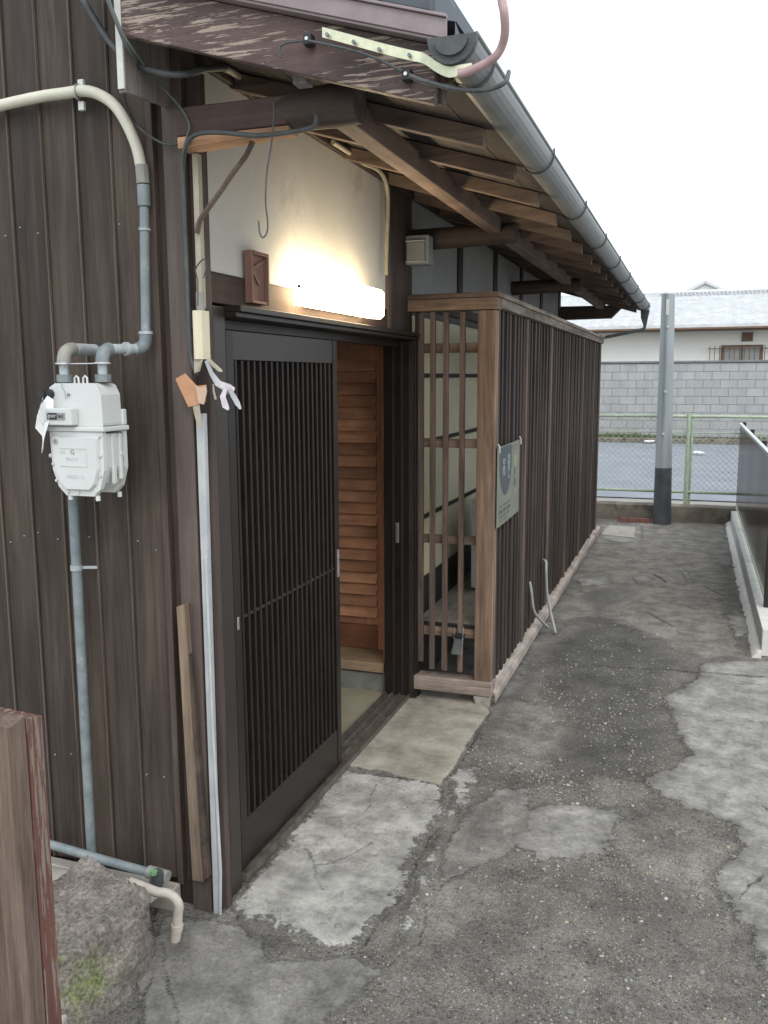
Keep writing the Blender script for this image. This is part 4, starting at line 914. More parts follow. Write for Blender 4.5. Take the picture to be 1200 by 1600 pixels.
for k in range(9):
    t = k/9; x_ = P2[9][0] + .012 + t*.018; z_ = P2[9][2] + .012 - t*.058 + .0
    for j in range(4):
        b.bar((x_+.005*j - .002, 1.918, z_+.012*j - .006), (x_+.005*j+.002, 1.918, z_+.012*j+.002), .0008, .0008)
b.build('tiny_print', M['ink_faint'], tg)

# ---------------------------------------------------------------- gas pipes
CX0 = (-1.429, 2.135, 2.159)[0]
gp = thing('gas_pipe', (-1.45, 2.1, 1.7), 'cream hose and grey pipe run feeding the top of the gas meter', 'pipe')
def elbow(p, c, q, r, n=5): # quarter bend path from p via corner c to q
    p, c, q = Vector(p), Vector(c), Vector(q); return [(1-t)**2*p + 2*t*(1-t)*c + t*t*q for t in [i/n for i in range(n+1)]]
b = MB(); pth = smooth_path([(-2.026, 2.135, 2.349), (-1.887, 2.135, 2.365), (-1.753, 2.135, 2.374), (-1.667, 2.135, 2.375), (-1.598, 2.135, 2.374), (-1.544, 2.135, 2.355), (-1.501, 2.135, 2.322), (-1.467, 2.135, 2.27), (-1.442, 2.135, 2.212), (-1.431, 2.135, 2.159)], 5); b.tube(pth, .0152, 14); b.build('cream_hose', M['pipe_cream'], gp)
b = MB(); b.cyl((CX0,2.135,2.168),(CX0+.002,2.135,2.120),.0185,n=8); b.build('coupling', M['pipe_brown'], gp, bevel=.002)
b = MB(); b.cyl((CX0+.002,2.135,2.117),(CX0+.002,2.135,2.062),.0175,n=16); b.build('coupling', M['pipe_grey'], gp, bevel=.002)
b = MB(); b.cyl((CX0+.002,2.135,2.061),(-1.437,2.13,1.722),.0130,n=14); b.build('riser', M['pipe_grey'], gp)
b = MB(); b.cyl((CX0+.001,2.134,2.004),(CX0+.001,2.134,1.998),.016,n=14); b.build('collar', M['pipe_pale'], gp)
b = MB(); b.tube(elbow((-1.437,2.13,1.722),(-1.436,2.13,1.682),(-1.452,2.105,1.682),0), .0175, 14); b.build('elbow', M['pipe_grey'], gp)
b = MB(); b.cyl((-1.437,2.13,1.730),(-1.437,2.13,1.722),.0195,n=14); b.build('collar', M['pipe_pale'], gp)
b = MB(); b.cyl((-1.451,2.107,1.682),(-1.484,2.02,1.680),.0135,n=14); b.build('pipe', M['pipe_pale'], gp)
b = MB(); b.cyl((-1.462,2.078,1.6815),(-1.465,2.070,1.6815),.0185,n=14); b.build('collar', M['pipe_pale'], gp)
b = MB(); b.tube(elbow((-1.484,2.03,1.680),(-1.488,2.0,1.680),(-1.488,2.0,1.640),0), .0178, 14); b.build('elbow', M['pipe_grey'], gp)
b = MB(); b.cyl((-1.488,2.0,1.645),(-1.488,2.0,1.610),.0125,n=14); b.build('nipple', M['pipe_pale'], gp)
b = MB(); b.cyl((-1.488,2.0,1.613),(-1.488,2.0,1.593),.0215,n=6); b.build('nut', M['pipe_grey'], gp, bevel=.002)
gp2 = thing('gas_pipe', (-1.61, 2.05, 1.6), 'short elbowed grey pipe going from the meter top into the wall', 'pipe')
b = MB(); b.tube(elbow((-1.612,2.0,1.640),(-1.612,2.0,1.682),(-1.612,2.042,1.682),0), .0185, 14); b.build('elbow', M['pipe_brown'], gp2)
b = MB(); b.cyl((-1.612,2.04,1.682),(-1.612,2.135,1.682),.0165,n=14); b.build('pipe', M['pipe_pale'], gp2)
b = MB(); b.cyl((-1.612,2.0,1.645),(-1.612,2.0,1.610),.0125,n=14); b.build('nipple', M['pipe_pale'], gp2)
b = MB(); b.cyl((-1.612,2.0,1.613),(-1.612,2.0,1.593),.0215,n=6); b.build('nut', M['pipe_grey'], gp2, bevel=.002)
b = MB(); b.bar((-1.640,2.0,1.642),(-1.462,2.0,1.642),.003,.0025); b.cyl((-1.612,2.0,1.6445),(-1.612,2.0,1.6405),.023,n=14); b.cyl((-1.488,2.0,1.6445),(-1.488,2.0,1.6405),.023,n=14); b.build('clip_strap', M['steel'], gp2)
gp3 = thing('gas_pipe', (-1.74, 2.12, .06), 'tall vertical grey pipe running down the siding below the meter', 'pipe')
b = MB(); b.cyl((-1.706,2.125,1.50),(-1.716,2.125,.068),.0150,n=14); b.build('pipe', M['pipe_grey'], gp3)
b = MB(); b.cyl((-1.716,2.125,.085),(-1.716,2.125,.070),.020,n=14); b.build('floor_collar', M['pipe_grey'], gp3, bevel=.002)
b = MB(); b.cyl((-1.710,2.125,1.055),(-1.710,2.125,1.040),.0175,n=14); b.bar((-1.695,2.135,1.047),(-1.655,2.15,1.047),.004,.008); b.build('clip', M['pipe_pale'], gp3)
cp = thing('pipe_clip', (-1.617, 2.14, 2.37), 'small white saddle clip holding the cream hose to the siding', 'clip')
b = MB(); b.box(-1.628,-1.610,2.140,2.152,2.328,2.352); b.box(-1.626,-1.608,2.140,2.152,2.385,2.408); b.build('tab', M['white_metal'], cp, bevel=.002)
pc = [(-1.618, 2.135 + .0175*math.cos(R(a)), 2.372 + .0175*math.sin(R(a))) for a in range(80, 290, 20)]
b = MB()
for p, q in zip(pc[:-1], pc[1:]): b.bar(p, q, .012, .002, (1,0,0))
b.build('band', M['steel'], cp)
# low conduit and drain
lc = thing('ground_conduit', (-1.6, 2.08, .11), 'grey conduit lying along the foot of the dark siding', 'pipe')
b = MB(); b.tube([(-2.191, 2.09, 0.194), (-1.851, 2.09, 0.161), (-1.672, 2.09, 0.147), (-1.5, 2.09, 0.135), (-1.467, 2.09, 0.133)], .0135, 14); b.build('pipe', M['pipe_grey'], lc)
b = MB(); b.tube([(-1.478, 2.08, 0.143), (-1.411, 2.08, 0.138)], .0195, 14); b.build('end_socket', M['pipe_brown'], lc)
b = MB(); b.tube([(-1.425, 2.05, 0.17), (-1.434, 2.05, 0.122)], [.018,.020], 12); b.build('tee_cap', M['cable_grey'], lc)
b = MB(); b.tube([(-1.425, 2.03, 0.174), (-1.424, 2.03, 0.184)], .011, 10); b.build('green_cap', surf('green_plastic', (.10,.22,.10), (.16,.30,.16), 20), lc)
dp = thing('drain_pipe', (-1.35, 2.0, 0), 'taped pinkish drain elbow ending just above the ground', 'pipe')
b = MB(); b.tube(smooth_path([(-1.486, 2, 0.155), (-1.439, 2, 0.148), (-1.396, 2, 0.141), (-1.364, 2, 0.143), (-1.339, 2, 0.136), (-1.325, 2, 0.115), (-1.329, 2, 0.083), (-1.332, 2, 0.05)], 5), [.014]*36, 12); b.build('taped_bend', M['pvc'], dp)
b = MB(); b.tube([(-1.332, 2, 0.054), (-1.344, 2, -0.013)], [.0155,.0150], 12, caps=False); b.build('outlet', M['pvc'], dp)
b = MB(); b.tube([(-1.332, 2, 0.054), (-1.334, 2, 0.038)], .0175, 12); b.build('collar', M['pvc'], dp)
mtb = MB(); mtb.hexa([(-1.60,2.02,.05),(-1.47,2.0,.05),(-1.45,2.12,.05),(-1.60,2.12,.05),(-1.59,2.03,.088),(-1.49,2.01,.082),(-1.47,2.11,.09),(-1.59,2.11,.095)])
o = mtb.build('mortar_lump', M['white_paint'], bevel=.012); setp(o, 'pale mortar lump where the drain leaves the wall foot', 'mortar')

# ledge behind the rock
b = MB(); b.hexa([(-4.0,1.2,-.02),(-1.30,1.2,-.02),(-1.52,2.118,-.02),(-4.0,2.118,-.02),(-4.0,1.2,.045),(-1.30,1.2,.03),(-1.52,2.118,.068),(-4.0,2.118,.068)])
setp(b.build('concrete_ledge', M['conc_step'], bevel=.006), 'pale concrete ledge at the foot of the siding', kind='structure')

# ---------------------------------------------------------------- corner conduit, junction cover, tape
cd = thing('corner_conduit', (-1.28, 2.2, .5), 'pale grey plastic conduit running down the house corner post', 'conduit')
b = MB(); b.hexa([(-1.303,2.150,-.005),(-1.287,2.150,-.005),(-1.287,2.172,-.005),(-1.303,2.172,-.005),(-1.302,2.150,1.505),(-1.277,2.150,1.505),(-1.277,2.172,1.505),(-1.302,2.172,1.505)]); b.build('trunking', M['grey_plastic'], cd, bevel=.003)
b = MB(); b.tube([(-1.283,2.146,1.1),(-1.280,2.145,.6),(-1.274,2.145,.35),(-1.270,2.145,.15),(-1.277,2.145,.0)], .0045, 8); b.build('loose_cable', M['grey_plastic'], cd)
b = MB(); b.hexa([(-1.285,2.150,1.79),(-1.268,2.150,1.79),(-1.268,2.172,1.79),(-1.285,2.172,1.79),(-1.284,2.150,2.19),(-1.267,2.150,2.19),(-1.267,2.172,2.19),(-1.284,2.172,2.19)]); b.build('upper_conduit', M['conduit'], cd, bevel=.002)
b = MB(); b.cyl((-1.272,2.148,1.83),(-1.272,2.148,1.782),.012,n=12); b.build('conduit_end', M['pipe_brown'], cd)
jc = thing('junction_cover', (-1.29, 2.12, 1.7), 'cream plastic cable cover on the corner post above dangling tape', 'cable cover')
b = MB(); b.prism([(-1.282,2.149),(-1.277,2.112),(-1.270,2.102),(-1.258,2.102),(-1.249,2.112),(-1.246,2.149)], lambda u, v_, t: (u, v_, t), 1.652, 1.780); b.build('cover', M['cream_plastic'], jc, bevel=.003)
b = MB(); b.hexa([(-1.275,2.108,1.615),(-1.262,2.112,1.62),(-1.262,2.116,1.62),(-1.275,2.112,1.615),(-1.275,2.108,1.651),(-1.250,2.110,1.651),(-1.250,2.114,1.651),(-1.275,2.112,1.651)]); b.build('torn_flap', M['conduit'], jc)
def ribbon(pts, ws, m, parent, name, th=.001):
    b = MB(); pts = [Vector(p) for p in pts]; rings = []
    for i, p in enumerate(pts):
        d = (pts[min(i+1,len(pts)-1)] - pts[max(i-1,0)]).normalized(); s__ = d.cross(Vector((0,-1,.15))).normalized(); w = ws[i]/2; nn = d.cross(s__)
        tw = .25*math.sin(i*1.7)
        s__ = (s__ + nn*tw).normalized()
        rings.append([p - s__*w, p + s__*w, p + s__*w + Vector((0,th,0)), p - s__*w + Vector((0,th,0))])
    b.loft(rings); return b.build(name, m, parent)
tp = thing('torn_tape', (-1.26, 2.1, 1.55), 'torn pale lilac tape strips hanging from the cream cover', 'tape')
ribbon([(-1.227, 2.09, 1.648), (-1.213, 2.09, 1.615), (-1.195, 2.09, 1.589), (-1.172, 2.09, 1.576), (-1.161, 2.09, 1.563)], [.010,.014,.018,.018,.012], M['grey_plastic'], tp, 'strip')
ribbon([(-1.178, 2.08, 1.586), (-1.155, 2.08, 1.576), (-1.14, 2.08, 1.571)], [.014,.020,.010], M['tape'], tp, 'strip')
ribbon([(-1.165, 2.078, 1.576), (-1.174, 2.078, 1.553), (-1.167, 2.078, 1.529), (-1.158, 2.078, 1.519)], [.010,.020,.018,.006], M['tape'], tp, 'strip')
ribbon([(-1.153, 2.076, 1.573), (-1.142, 2.076, 1.556), (-1.13, 2.076, 1.536), (-1.121, 2.076, 1.521)], [.008,.016,.014,.005], M['grey_plastic'], tp, 'strip')
ribbon([(-1.218, 2.085, 1.653), (-1.202, 2.085, 1.636), (-1.185, 2.085, 1.623), (-1.177, 2.085, 1.619)], [.008,.012,.010,.004], M['conduit'], tp, 'strip')
ribbon([(-1.214, 2.1, 1.586), (-1.213, 2.1, 1.566), (-1.208, 2.1, 1.545)], [.004,.007,.006], M['conduit'], tp, 'strip')
ribbon([(-1.281, 2.12, 1.531), (-1.277, 2.12, 1.5), (-1.27, 2.12, 1.468)], [.022,.022,.012], M['conduit'], tp, 'strip')
ct = thing('brown_tape_patch', (-1.33, 2.12, 1.5), 'piece of brown packing tape wrapped round the corner conduit', 'tape')
Q = [(-1.341, 2.118, 1.6), (-1.31, 2.118, 1.615), (-1.276, 2.118, 1.581), (-1.246, 2.118, 1.584), (-1.25, 2.118, 1.538), (-1.282, 2.118, 1.529), (-1.304, 2.118, 1.524)]
b = MB(); n7 = len(Q); b.add([Q[i] for i in range(n7)] + [(q[0], q[1]+.002, q[2]) for q in Q], [tuple(range(n7)), tuple(range(2*n7-1, n7-1, -1))] + [(i, (i+1) % n7, n7+(i+1) % n7, n7+i) for i in range(n7)]); b.build('patch', M['card'], ct)
Q = [(-1.275, 2.11, 1.583), (-1.259, 2.11, 1.576), (-1.242, 2.11, 1.581), (-1.24, 2.11, 1.566), (-1.251, 2.11, 1.531), (-1.267, 2.11, 1.535)]
b = MB(); n7 = len(Q); b.add([Q[i] for i in range(n7)] + [(q[0], q[1]+.002, q[2]) for q in Q], [tuple(range(n7)), tuple(range(2*n7-1, n7-1, -1))] + [(i, (i+1) % n7, n7+(i+1) % n7, n7+i) for i in range(n7)]); b.build('folded_end', surf('pale_tape', (.46,.32,.24), (.56,.41,.32), 20), ct)
# plank
o = MB(); o.hexa([(-1.352,2.118,.118),(-1.318,2.118,.118),(-1.318,2.149,.118),(-1.352,2.149,.118),(-1.371,2.122,.955),(-1.345,2.122,.965),(-1.345,2.149,.965),(-1.371,2.149,.955)])
pk = thing('wooden_plank', (-1.35, 2.13, .12), 'split weathered tan plank standing against the corner post', 'plank')
o.build('board', M['plank'], pk, bevel=.002)
b = MB(); b.hexa([(-1.3175,2.124,.12),(-1.302,2.126,.13),(-1.302,2.149,.13),(-1.3175,2.149,.12),(-1.344,2.126,.83),(-1.336,2.130,.80),(-1.336,2.149,.80),(-1.344,2.149,.83)]); b.build('split_edge', M['log'], pk, bevel=.002)

# ---------------------------------------------------------------- cables under the eave
def cable(name, pts, r, m, label, n=8, cat='cable', sub=6):
    b = MB(); b.tube(smooth_path(pts, sub), r, n); return setp(b.build(name, m), label, cat)
cable('power_cable', [(-1.585, 2.08, 2.628), (-1.548, 2.08, 2.576), (-1.512, 2.08, 2.522), (-1.452, 2.06, 2.449), (-1.37, 2.02, 2.389), (-1.293, 2, 2.349), (-1.225, 2.02, 2.34), (-1.196, 2.08, 2.368), (-1.204, 2.2, 2.409)], .0085, M['cable_grey'], 'thick dark cable swooping from the siding under the eave')
cable('communication_cable', [(-1.371, 1.93, 2.526), (-1.349, 1.92, 2.474), (-1.322, 1.92, 2.413), (-1.309, 1.94, 2.381), (-1.312, 1.98, 2.367), (-1.32, 2.04, 2.348), (-1.306, 2.08, 2.323), (-1.271, 2.09, 2.281), (-1.252, 2.09, 2.243), (-1.259, 2.09, 2.217), (-1.28, 2.1, 2.178), (-1.296, 2.12, 2.143)], .0032, M['cable_green'], 'thin green grey cable dropping across the end board to the corner')
cable('communication_cable', [(-1.38, 1.93, 2.527), (-1.341, 1.92, 2.447), (-1.319, 1.93, 2.388), (-1.318, 1.97, 2.37)], .005, M['cable_grey'], 'dark twisted cable running beside the grey end board top')
cable('communication_cable', [(-1.354, 1.96, 2.293), (-1.41, 2.05, 2.295), (-1.443, 2.13, 2.279), (-1.409, 2.13, 2.247), (-1.367, 2.13, 2.221), (-1.332, 2.13, 2.211), (-1.305, 2.13, 2.215)], .0032, M['cable_grey'], 'thin dark cable sagging across the siding under the end board')
cable('corner_cable', [(-0.889, 2.07, 2.226), (-0.894, 2.07, 2.205), (-0.918, 2.07, 2.197), (-0.985, 2.075, 2.195), (-1.055, 2.075, 2.196), (-1.145, 2.075, 2.211), (-1.211, 2.08, 2.217), (-1.253, 2.09, 2.208), (-1.282, 2.11, 2.18), (-1.297, 2.125, 2.136), (-1.3, 2.13, 2.057), (-1.306, 2.14, 1.927), (-1.306, 2.14, 1.795), (-1.305, 2.14, 1.724), (-1.302, 2.14, 1.655), (-1.274, 2.12, 1.612)], .0062, M['cable_grey'], 'dark cable along the eave beam and down the corner post')
cable('hook_wire', [(-0.989, 2.04, 2.257), (-0.988, 2.04, 2.228), (-0.997, 2.04, 2.163), (-1.011, 2.04, 2.097), (-1.016, 2.04, 2.03), (-1.012, 2.04, 1.984), (-1.014, 2.04, 1.958), (-1.025, 2.04, 1.945), (-1.034, 2.04, 1.956), (-1.037, 2.04, 1.986)], .0022, M['cable_grey'], 'thin wire hook hanging from the eave beam', cat='hook')
cable('door_bell_wire', [(-1.252, 2.1, 1.791), (-1.25, 2.1, 1.853), (-1.266, 2.12, 1.889), (-1.23, 2.1, 1.91), (-1.223, 2.1, 1.893), (-1.232, 2.1, 1.861)], .0018, M['cable_grey'], 'thin black wire loop beside the upper conduit')
cable('eave_conduit', [(-1.27, 2.313, 2.449), (-1.27, 2.357, 2.454), (-1.27, 2.505, 2.452), (-1.27, 2.624, 2.445), (-1.27, 2.678, 2.449)], .010, M['conduit'], 'short cream conduit under the eave at the plaster top')
cable('eave_conduit', [(-1.272, 3.105, 2.442), (-1.272, 3.263, 2.442), (-1.272, 3.436, 2.438), (-1.272, 3.548, 2.447), (-1.272, 3.642, 2.441), (-1.272, 3.699, 2.406), (-1.272, 3.715, 2.331), (-1.272, 3.696, 2.17), (-1.272, 3.686, 2.036)], .0095, M['conduit'], 'beige conduit bending down the post right of the plaster', sub=5)
# bracket on the bargeboard, red hose, cables
zb_ = thing('zinc_bracket', (-.6, 1.88, 2.3), 'long yellowish zinc bracket with screw holes on the peeling bargeboard', 'bracket')
pth = [(-0.798, 1.895, 2.343), (-0.714, 1.895, 2.313), (-0.656, 1.895, 2.292), (-0.599, 1.895, 2.273), (-0.568, 1.895, 2.263), (-0.536, 1.88, 2.238), (-0.508, 1.87, 2.222), (-0.484, 1.86, 2.219), (-0.456, 1.86, 2.22)]; b = MB()
for p, q in zip(pth[:-1], pth[1:]): pass
pth = smooth_path(pth, 4); b.loft([[(p[0],p[1],p[2]-.0105),(p[0],p[1],p[2]+.0105),(p[0],p[1]+.003,p[2]+.0105),(p[0],p[1]+.003,p[2]-.0105)] for p in pth]); b.build('strip', M['zinc'], zb_)
b = MB()
for p in [(-0.783, 1.89, 2.333), (-0.722, 1.89, 2.311), (-0.664, 1.89, 2.289), (-0.597, 1.89, 2.27)]: b.cyl(p, (p[0], p[1]-.006, p[2]), .0042, n=10)
b.build('screw', M['ink'], zb_)
cable('red_hose', [(-0.484, 1.86, 2.213), (-0.468, 1.86, 2.214), (-0.445, 1.86, 2.22), (-0.423, 1.86, 2.228), (-0.404, 1.85, 2.234), (-0.39, 1.84, 2.248), (-0.38, 1.82, 2.266), (-0.378, 1.8, 2.293), (-0.383, 1.8, 2.317), (-0.385, 1.8, 2.351)], .0085, M['red_hose'], 'glare-paled red hose rising past the gutter end against the sky', n=10)
cable('gutter_cable', [(-0.594, 1.88, 2.227), (-0.573, 1.88, 2.217), (-0.538, 1.88, 2.204), (-0.497, 1.88, 2.191), (-0.456, 1.88, 2.183), (-0.416, 1.88, 2.183), (-0.39, 1.88, 2.193), (-0.398, 1.95, 2.234)], .0048, M['cable_grey'], 'dark cable looped under the near end of the gutter')
cable('gutter_cable', [(-0.833, 1.9, 2.331), (-0.746, 1.9, 2.305), (-0.687, 1.9, 2.282), (-0.641, 1.9, 2.258), (-0.618, 1.9, 2.244)], .003, M['cable_grey'], 'thin dark cable stapled along the peeling bargeboard')
cable('gutter_cable', [(-0.837, 1.91, 2.336), (-0.879, 1.91, 2.337), (-0.902, 1.91, 2.334), (-0.909, 1.91, 2.322), (-0.906, 1.91, 2.308)], .0026, M['cable_grey'], 'short thin cable end curling on the peeling bargeboard')
for (x, y), lb in (((482,63),'left black cable clip on the peeling bargeboard'), ((636,118),'right black cable clip near the gutter end')):
    p = {482: (-0.839, 1.915, 2.338), 636: (-0.611, 1.915, 2.24)}[x]; b = MB(); b.box(p[0]-.010,p[0]+.010,1.905,1.930,p[2]-.012,p[2]+.012); o = b.build('cable_clip', M['black'], bevel=.003)
    setp(o, lb, 'clip'); q = MB(); q.cyl((p[0],1.9045,p[2]),(p[0],1.902,p[2]),.004); q.build('screw', M['steel'], o)
p = (-0.897, 2, 2.296); b = MB(); b.box(p[0]-.018,p[0]+.018,1.99,2.03,p[2]-.02,p[2]+.03); setp(b.build('wood_block', M['greywood'], bevel=.003), 'small grey wood block hanging below the bargeboard', 'block')

# bent hoses sticking out of the lattice
hz = thing('drain_hose', (-.85, 5.5, 0), 'pale bent drain hose poking through the lattice to the ground, hooked top', 'hose')
b = MB(); b.tube(smooth_path([(-.885,5.60,.42),(-.86,5.55,.445),(-.84,5.52,.435),(-.835,5.50,.38),(-.83,5.52,.25),(-.80,5.50,.12),(-.755,5.42,.01)], 5), .0095, 8); b.build('tube', M['hose_grey'], hz)
hz = thing('drain_hose', (-.85, 5.1, 0), 'shorter pale bent drain hose left of the hooked one', 'hose')
b = MB(); b.tube(smooth_path([(-.872,5.12,.40),(-.862,5.12,.34),(-.85,5.15,.22),(-.83,5.25,.14),(-.80,5.40,.05)], 5), [.006,.007,.008]+[.009]*18, 8); b.build('tube', M['hose_grey'], hz)

# ---------------------------------------------------------------- rock and gate post
def make_rock():
    bm = bmesh.new(); bmesh.ops.create_icosphere(bm, subdivisions=6, radius=1.0)
    planes = [((-.02,-.16,1), .54), ((1,-.10,.12), .70), ((.75,-.9,.16), .70), ((-.3,-1,.10), .66), ((.1,1,.1), .75), ((-1,0,.1), .85), ((.80,-.1,.75), .80), ((.5,-.5,-.7), .82), ((.95,.5,-.1), .8), ((-.3,-.7,.8), .80)]
    for v in bm.verts:
        p = v.co.copy(); p *= 1.25
        for n_, d in planes:
            n_ = Vector(n_).normalized(); k = p.dot(n_)
            if k > d: p -= n_*(k-d)*.97
        p *= 1 + .07*noise.noise(p*1.7)
        p = Vector((p.x*.215, p.y*.255, p.z*.28))
        nn = p.normalized()
        p += nn*(.010*noise.fractal(p*13, 1.0, 2.0, 5) + .005*noise.noise(p*60) - .006*max(0, noise.noise(p*95) - .12))
        v.co = p
    me = bpy.data.meshes.new('garden_rock'); bm.to_mesh(me); bm.free(); me.materials.append(M['rock'])
    for f in me.polygons: f.use_smooth = True
    o = link_mesh('garden_rock', me, None, (-1.495, 1.735, .050)); o.rotation_euler = (0,0,R(-14))
    return setp(o, 'big rough grey boulder with a bright moss patch by the wall', 'rock')
make_rock()
gt = thing('gate_post', (-1.04, 1.08, 0), 'weathered red brown timber post in the near left corner', 'post')
b = MB(); b.hexa([(-1.12,1.045,-.02),(-.984,1.045,-.02),(-.984,1.079,-.02),(-1.12,1.079,-.02),(-1.12,1.045,1.070),(-.984,1.045,1.064),(-.984,1.079,1.072),(-1.12,1.079,1.074)]); b.build('timber', M['gatepost'], gt, bevel=.002)
b = MB(); b.hexa([(-1.12,1.081,-.02),(-.982,1.081,-.02),(-.982,1.115,-.02),(-1.12,1.115,-.02),(-1.12,1.081,1.062),(-.982,1.081,1.066),(-.982,1.115,1.058),(-1.12,1.115,1.066)]); b.build('timber', M['gatepost_red'], gt, bevel=.002)

# ---------------------------------------------------------------- far end: low wall, fence, pole
LY = 10.22
b = MB(); nseg = 40; rings = []
for i in range(nseg+1):
    x = -2.6 + 6.0*i/nseg; j = .006*noise.noise(Vector((x*3,1,0))); k = .006*noise.noise(Vector((x*4,5,0)))
    rings.append([(x,LY+j,-.03),(x,LY+.16,-.03),(x,LY+.16,.185+k),(x,LY+j,.175+k)])
b.loft(rings); o = b.build('low_wall', M['conc_low'], bevel=.006); setp(o, 'stained low concrete wall closing the alley end', 'wall')
sp = thing('steel_pole', (-.28, 10.05, 0), 'tapered grey steel pole with black painted foot at the alley end', 'pole')
b = MB(); b.tube([(-.281,10.05,.62),(-.306,10.05,2.46)], [.088,.068], 28); b.build('shaft', surf('galvanised_pole', (.24,.27,.29), (.36,.39,.42), 4, .4, .1, .001, metal=.35, stretch=(1,1,.2)), sp)
b = MB(); b.tube([(-.272,10.05,-.01),(-.281,10.05,.619)], [.097,.0885], 28); b.build('painted_foot', surf('black_foot_paint', (.035,.040,.048), (.075,.082,.092), 9, .45, .2, .001, stain=(.16,.17,.18), stain_th=.72), sp)
b = MB()
for z in (1.44,.99,2.12): b.cyl((-.292,9.985-.012*(z<1.2),z),(-.292,9.962-.01*(z<1.2),z),.012,n=10)
b.build('bolt_hole', M['white_metal'], sp)
b = MB(); b.tube([(-.306,10.05,2.461),(-.306,10.05,2.475),(-.306,10.05,2.482)], [.070,.068,.030], 24); b.build('cap', M['white_dirty'], sp)
b = MB(); b.box(-.322,-.290,9.972,9.984,2.24,2.40); b.build('plate', M['white_dirty'], sp, bevel=.003)

fn = thing('mesh_fence', (0, 10.33, .2), 'pale green chain link fence standing behind the low wall', 'fence')
FY = 10.33
for z, r_ in ((1.165,.016),(.325,.016)):
    b = MB(); b.tube([(-2.6,FY,z),(3.2,FY,z)], r_, 10); b.build('rail', M['green_paint'], fn)
b = MB(); b.tube([(-2.6,FY,.985),(3.2,FY,.985)], .006, 6); b.build('tension_wire', M['green_paint'], fn)
for x in (-2.03, -.03, 1.97):
    b = MB(); b.tube([(x-.014,FY-.01,.15),(x-.014,FY-.01,1.20)], .020, 12); b.build('post', M['green_paint'], fn)
    b = MB(); b.tube([(x+.026,FY+.01,.15),(x+.026,FY+.01,1.20)], .015, 12); b.build('post', M['green_paint'], fn)
b = MB(); z0, z1 = .33, 1.16; hh = z1 - z0; x = -2.6 - hh
while x < 3.2:
    for sg in (1,-1):
        xa, xb = (x, x+hh) if sg == 1 else (x+hh, x)
        za, zb2 = z0, z1
        lo, hi = -2.6, 3.2
        if min(xa,xb) >= lo - .0 and max(xa,xb) <= hi: b.tube([(xa,FY+.002*sg,za),(xb,FY+.002*sg,zb2)], .0016, 3, caps=False)
    x += .062
o = b.build('wire_mesh', M['wire'], fn, fix=False); o['kind'] = 'stuff'

# bricks at the wall foot, drain cover
for k in range(4):
    b = MB(); x = -.745 + k*.118; b.hexa([(x+(.03 if k == 0 else 0),10.04,-.01),(x+.112,10.05,-.01),(x+.112,10.11,-.01),(x+(.0),10.11,-.01),(x+(.05 if k == 0 else 0),10.05,.045),(x+.112,10.055,.045),(x+.112,10.11,.045),(x+.01,10.11,.045)])
    setp(b.build('brick', M['brick_red'], bevel=.004), ['leftmost chipped red brick lying at the foot of the low wall','second red brick from the left beside the steel pole','third red brick nearest the steel pole','red brick tucked behind the steel pole'][k], 'brick', 'red bricks at the low wall foot')
b = MB(); b.hexa([(-.83,9.05,.0),(-.50,8.98,.0),(-.52,9.62,.0),(-.80,9.66,.0),(-.83,9.05,.022),(-.50,8.98,.022),(-.52,9.62,.022),(-.80,9.66,.022)]); o = b.build('drain_cover', M['conc_step'], bevel=.006); setp(o, 'pale square concrete drain cover beside the far enclosure end', 'drain cover')

# ---------------------------------------------------------------- right side: low block wall, mortar, smoked panel
rw = thing('low_block_wall', (.47, 8, 0), 'low pale block wall along the right of the alley', 'wall')
y = 5.36; bl0 = None; k = 0
while y + .39 < LY:
    if bl0 is None:
        b = MB(); b.box(.432,.545,y,y+.392,.0,.158); bl0 = b.build('block', M['white_paint'], rw, bevel=.004); l0 = ORIG[bl0.name].copy(); yb0 = y
    else: copy_part(bl0, l0 + Vector((random.uniform(-.002,.002), y-yb0, random.uniform(-.002,.002))), rw)
    y += .40
b = MB(); b.box(.436,.54,5.37,LY-.02,.0,.150); b.build('mortar_joint', M['mortar'], rw)
mo = MB(); rings = []; nn_ = 120
for i in range(nn_+1):
    y = 5.32 + (LY-5.33)*i/nn_; w = .046 + .018*noise.noise(Vector((0,y*5,0))) + .02*noise.noise(Vector((3,y*13,0))); h = .020 + .012*noise.noise(Vector((9,y*7,0)))
    rings.append([(.431,y,h+.02),(.431-w*.5,y,h+.008),(.431-w,y,.004),(.431-w-.008,y,-.012),(.431,y,-.012)])
mo.loft(rings, smooth=True); setp(mo.build('mortar_fillet', M['mortar']), 'rough white mortar strip along the foot of the right block wall', 'mortar')
pn = thing('smoked_panel', (.49, 8, .2), 'tall smoky brown translucent screen standing on the right block wall', 'screen')
b = MB(); b.box(.487,.493,5.95,10.35,.215,1.075); b.build('sheet', M['smoke'], pn)
b = MB(); b.box(.475,.505,5.95,10.36,1.076,1.100); b.build('top_rail', M['white_metal'], pn, bevel=.003)
b = MB(); b.box(.478,.503,5.95,10.36,.190,.214); b.build('bottom_rail', M['zinc'], pn, bevel=.003)
b = MB(); b.box(.474,.512,5.90,5.948,.0,1.12); b.build('end_post', M['alu'], pn, bevel=.003)
for y in (7.4, 8.9, 10.3):
    b = MB(); b.box(.508,.545,y-.02,y+.02,.10,1.11); b.build('rear_post', M['alu'], pn, bevel=.003)

